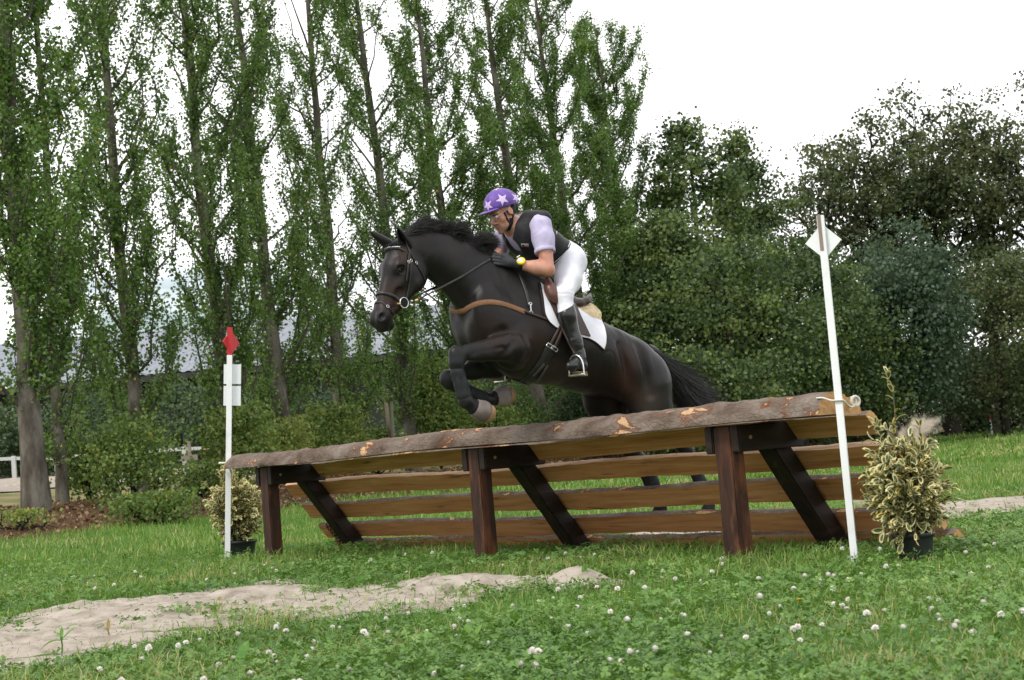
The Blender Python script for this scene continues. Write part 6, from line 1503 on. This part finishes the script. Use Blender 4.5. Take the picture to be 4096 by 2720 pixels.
for pts in ([(1170, 590), (1185, 650), (1178, 745)], [(1142, 780), (1132, 830), (1122, 855)], [(1368, 785), (1350, 840), (1325, 905)], [(1315, 945), (1230, 1030), (1140, 1105)]):
    P, Nn = rpath(pts, 14, .002, VB)
    if len(P) > 3: mb = MB(); mb.tube(P, .0035, 5); mb.make("piping", [pip], ve)
P, Nn = rpath([(738, 880), (785, 880), (832, 882)], 5, .002, VB)
if len(P) > 3:
    lab = nmat("grey_label", [(.22, .21, .22), (.30, .29, .30)], 20, 2); mb = MB(); mb.ribbon(P, Nn, .027, .002); lb = mb.make("badge", [lab], ve)
    up_ = nrm(np.cross(Nn[2], P[-1]-P[0])); up_ = up_ if up_[2] > 0 else -up_; e1 = nrm(P[-1]-P[0]); e1 = e1 if e1[0] > 0 else -e1; c_ = P[2]+Nn[2]*.0035
    mb = MB(); mb.box(c_-e1*.011+up_*.0, (.0065, .0065, .001), np.stack([e1, up_, Nn[2]], 1), 0, .002); mb.make("badge_emblem", [ringm], lb); mb = MB(); mb.box(c_+e1*.007-up_*.005, (.012, .003, .001), np.stack([e1, up_, Nn[2]], 1)); mb.make("badge_stripe", [redp], lb)
bd_ = Body(); bd_.ell(PE+tU*.02, (.162, .14, .128), AXT, .05); bd_.ell(r2(1310, 1075, .06), (.125, .12, .122), AXT, .05); bd_.ell(r2(1165, 1075, -.06), (.125, .12, .122), AXT, .05); bd_.ell(r2(1160, 970, 0), (.152, .09, .11), AXT, .05)
for hp_, k_, c_ in ((HIPN, KN, CN), (HIPF, KF, CF)):
    bd_.chain([hp_+tU*.02, hp_*.5+k_*.5, k_], [.108, .090, .066], .05); bd_.ell(k_+HH*.006, (.064, .060, .066), None, .02); bd_.chain([k_, c_, c_*.8+(AN if hp_ is HIPN else AF)*.2], [.064, .057, .05], .03)
v_, q_ = bd_.mesh(.0068, 3); n_ = vnormals(v_, q_); kk = np.exp(-(np.linalg.norm(v_-KN, axis=1)/.09)**2)+.5*np.exp(-(np.linalg.norm(v_-HIPN, axis=1)/.14)**2)
build("breeches", v_+n_*(kk*.0045*fnoise(v_*np.array([20, 20, 46.]), 2, 2)-.004*np.clip(kk*1.6, 0, 1)*np.exp(-(fnoise(v_*np.array([9, 9, 19.]), 2, 6)/.09)**2))[:, None], [q_], breem, rider)
solem = nmat("boot_sole", [(.16, .11, .06), (.30, .22, .13)], 15, 4, None, .75, .2)
for C_, A_, K_, toe, heel in ((CN, AN, KN, r1(1392, 1206, .40), r1(1462, 1222, .36)), (CF, AF, KF, r1(915, 1266, -.36), r1(985, 1262, -.36))):
    bd_ = Body(); top_ = C_+(K_-C_)*.40; ax = nrm(C_-A_)
    bd_.chain([top_, C_, C_*.35+A_*.65, A_], [.064, .062, .050, .046], .03); tip_ = toe+(toe-heel)*.25; bd_.chain([A_, A_*.3+heel*.7], [.044, .037], .02); bd_.chain([heel+ZU*.03, heel*.5+toe*.5+ZU*.035, toe+ZU*.012, tip_+ZU*.004], [.035, .040, .038, .028], .02)
    cutn = nrm(ax+HH*.25); v_, q_ = bd_.mesh(.0068, 3, clip=lambda g: np.maximum((g-(top_-ax*.005))@cutn, np.where(np.linalg.norm(g-toe, axis=-1) < .2, -(g[..., 2]-(heel[2]-.018)), -1)))
    n_ = vnormals(v_, q_); kk = np.exp(-(np.linalg.norm(v_-(A_+ax*.05), axis=1)/.10)**2); v_ = v_+n_*(kk*.006*fnoise(v_*np.array([13, 13, 34.]), 2, 5))[:, None]
    bo = build("riding_boot", v_, [q_], bootl, rider)
    bd_ = Body(); bd_.chain([heel, heel*.4+toe*.6, tip_], [.033, .040, .027], .02); z0 = heel[2]-.022
    v_, q_ = bd_.mesh(.005, 1, clip=lambda g: np.maximum(g[..., 2]-(z0+.010), -(g[..., 2]-(z0-.008)))); so_ = build("sole", v_, [q_], solem, bo)
    mb = MB(); mb.tube([heel+[0, 0, -.022]+nrm(heel-toe)*.004, heel+[0, 0, -.044]+nrm(heel-toe)*.004], [.029, .027], 14); mb.make("heel", [solem], bo)
    # stirrup iron and leather
    c_ = toe*.62+heel*.38; side = nrm(np.cross(nrm(toe-heel), ZU)); side = side-ZU*side[2]; z0 = heel[2]-.036
    w_ = .062; A2 = []
    for a_ in np.linspace(0, np.pi, 13): A2.append(c_*[1, 1, 0]+side*w_*math.cos(a_)*(1 if True else 0)+np.array([0, 0, z0+.035+.105*math.sin(a_)**.8]))
    P = np.array([c_*[1, 1, 0]+side*w_+np.array([0, 0, z0])]+A2+[c_*[1, 1, 0]-side*w_+np.array([0, 0, z0])])
    s_r = thing("stirrup", P[7], "steel stirrup iron on a leather under the rider's near boot" if A_ is AN else "far side stirrup iron just showing under the belly", "stirrup")
    mb = MB(); mb.tube(P, .0062, 8); mb.make("iron_arch", [steel], s_r); mb = MB(); R3 = np.stack([side, nrm(toe-heel), np.cross(side, nrm(toe-heel))], 1); mb.box(c_*[1, 1, 0]+np.array([0, 0, z0]), (w_, .019, .0055), R3, 0, .003); mb.make("tread", [steel], s_r)
    tp_ = (r1(1305, 905, .31) if A_ is AN else mirror(r1(1305, 905, .31), HO, HL)); mb = MB(); Pl = pushout(curve(tp_, P[7]+ZU*.012, (0, 0, 0), 16), .03); mb.ribbon(Pl, np.tile(HL if A_ is AN else -HL, (16, 1)), .026, .004); mb.make("stirrup_leather", [leathb], s_r)
for W_, K_2, g_ in ((WN, KNn, HANDN), (WF, KFn, HANDF)):
    bd_ = Body(); hand(bd_, W_, K_2, ZU*.9+HH*.1, None, g_, .0022); bd_.cap(W_, W_+nrm((EN if W_ is WN else EF)-W_)*.022, .033, .034, .01)
    v_, q_ = bd_.mesh(.0034, 2); build("glove", v_, [q_], glovem, rider)
wt = W_c = WN+nrm(EN-WN)*.028; wax = nrm(EN-WN)
mb = MB(); th = np.linspace(0, 2*np.pi, 25); u_ = nrm(np.cross(wax, ZU)); u_ = u_ if u_@np.array([0, -1, 0]) > 0 else -u_; w2 = np.cross(wax, u_)
Pw = W_c+np.outer(np.cos(th), u_)*.037+np.outer(np.sin(th), w2)*.036; mb.ribbon(Pw, np.array([nrm(p-W_c) for p in Pw]), .022, .004); ws = mb.make("watch", [ringm], rider)
fd = nrm(u_*.85+ZU*.55-HL*.0); fc = W_c+fd*.040; yel2 = nmat("yellow_watch", [(.72, .47, .02), (.82, .58, .04)], 10, 2, None, .4, .4)
mb = MB(); mb.tube([fc-fd*.004, fc+fd*.004, fc+fd*.0095, fc+fd*.012], [.031, .032, .0305, .0285], 22); mb.make("watch_case", [yel2], ws)
e1 = nrm(np.cross(fd, wax)); mb = MB(); mb.box(fc+fd*.0128, (.0215, .0145, .0008), np.stack([wax, e1, fd], 1), 0, .0005); mb.make("watch_face", [nmat("pale_display", [(.62, .62, .64), (.74, .74, .75)], 9)], ws)
mb = MB(); mb.box(fc+ZU*.030-wax*.020, (.016, .006, .005), np.stack([nrm(-HH+ZU*.5), HL, ZU], 1), 0, .001); mb.make("watch_buckle", [steel], ws)
# ================================================================== DUST THROWN UP BY THE HIND FEET
dm = bpy.data.materials.new("dust_cloud"); dm.use_nodes = True; t = dm.node_tree; t.nodes.clear()
o_ = t.nodes.new('ShaderNodeOutputMaterial'); pv = t.nodes.new('ShaderNodeVolumePrincipled'); pv.inputs['Color'].default_value = (.90, .80, .66, 1); pv.inputs['Anisotropy'].default_value = .25
PUFF = [(2098, 992, 12.3, .15), (2128, 984, 12.3, .12), (2152, 976, 12.3, .07), (2088, 1030, 12.25, .15), (2118, 1040, 12.3, .14), (2105, 1085, 12.3, .13), (2140, 1097, 12.35, .08), (2130, 1135, 12.4, .14), (2080, 1150, 12.3, .20), (2010, 1140, 12.3, .18)]
PC = [onY(x*SD, y*SD, Y) for x, y, Y, r_ in PUFF]; dc = np.mean(PC, 0)
bd_ = Body()
for c_, (x, y, Y, r_) in zip(PC, PUFF): bd_.ell(c_, (r_*1.15, r_, r_*1.15), None, .05)
v_, q_ = bd_.mesh(.03, 2)
tcd = t.nodes.new('ShaderNodeTexCoord'); nd = noise(t, 6.0, 7, .64, dist=.7); tot = None
nw = noise(t, 5.0, 5, .6); sb = t.nodes.new('ShaderNodeVectorMath'); sb.operation = 'SUBTRACT'; t.links.new(nw.outputs['Color'], sb.inputs[0]); sb.inputs[1].default_value = (.5, .5, .5)
scv = t.nodes.new('ShaderNodeVectorMath'); scv.operation = 'MULTIPLY_ADD'; t.links.new(sb.outputs[0], scv.inputs[0]); scv.inputs[1].default_value = (.60, .4, .60); t.links.new(tcd.outputs['Object'], scv.inputs[2]); wob = scv.outputs[0]
def math_(op, a, b_):
    m_ = t.nodes.new('ShaderNodeMath'); m_.operation = op
    for k_, v in ((0, a), (1, b_)):
        if isinstance(v, (int, float)): m_.inputs[k_].default_value = v
        else: t.links.new(v, m_.inputs[k_])
    return m_.outputs[0]
for c_, (x, y, Y, r_) in zip(PC, PUFF):
    vd = t.nodes.new('ShaderNodeVectorMath'); vd.operation = 'DISTANCE'; t.links.new(wob, vd.inputs[0]); vd.inputs[1].default_value = tuple(c_-dc)
    mrd = t.nodes.new('ShaderNodeMapRange'); mrd.interpolation_type = 'SMOOTHSTEP'; mrd.inputs['From Min'].default_value = r_*.95; mrd.inputs['From Max'].default_value = 0.0; t.links.new(vd.outputs['Value'], mrd.inputs['Value'])
    w_ = mrd.outputs[0] if y < 1070 else math_('MULTIPLY', mrd.outputs[0], .55)
    tot = w_ if tot is None else math_('MAXIMUM', tot, w_)
rd = ramp(t, [(0, 0, 0), (1, 1, 1)], [.41, .66]); t.links.new(nd.outputs['Fac'], rd.inputs[0])
den = math_('MULTIPLY', math_('MULTIPLY', tot, rd.outputs[0]), 60.0); t.links.new(den, pv.inputs['Density']); t.links.new(pv.outputs[0], o_.inputs['Volume'])
tag(build("dust_cloud", v_, [q_], dm, origin=dc), "puff of pale sandy dust kicked up behind the potted shrub", "dust", kind='stuff')
gm_ = nmat("flying_grit", [(.50, .42, .32), (.62, .54, .42)], 30, 2, None, .9, .1)
P = onY(2112*SD, 990*SD, 12.3)+rng.normal(0, 1, (420, 3))*np.array([.12, .06, .13])+np.array([.02, 0, .0]); V, F = quads(P, .006, 1, 1)
tag(build("flying_grit", V, [F], gm_), kind='stuff')
bpy.context.view_layer.update()
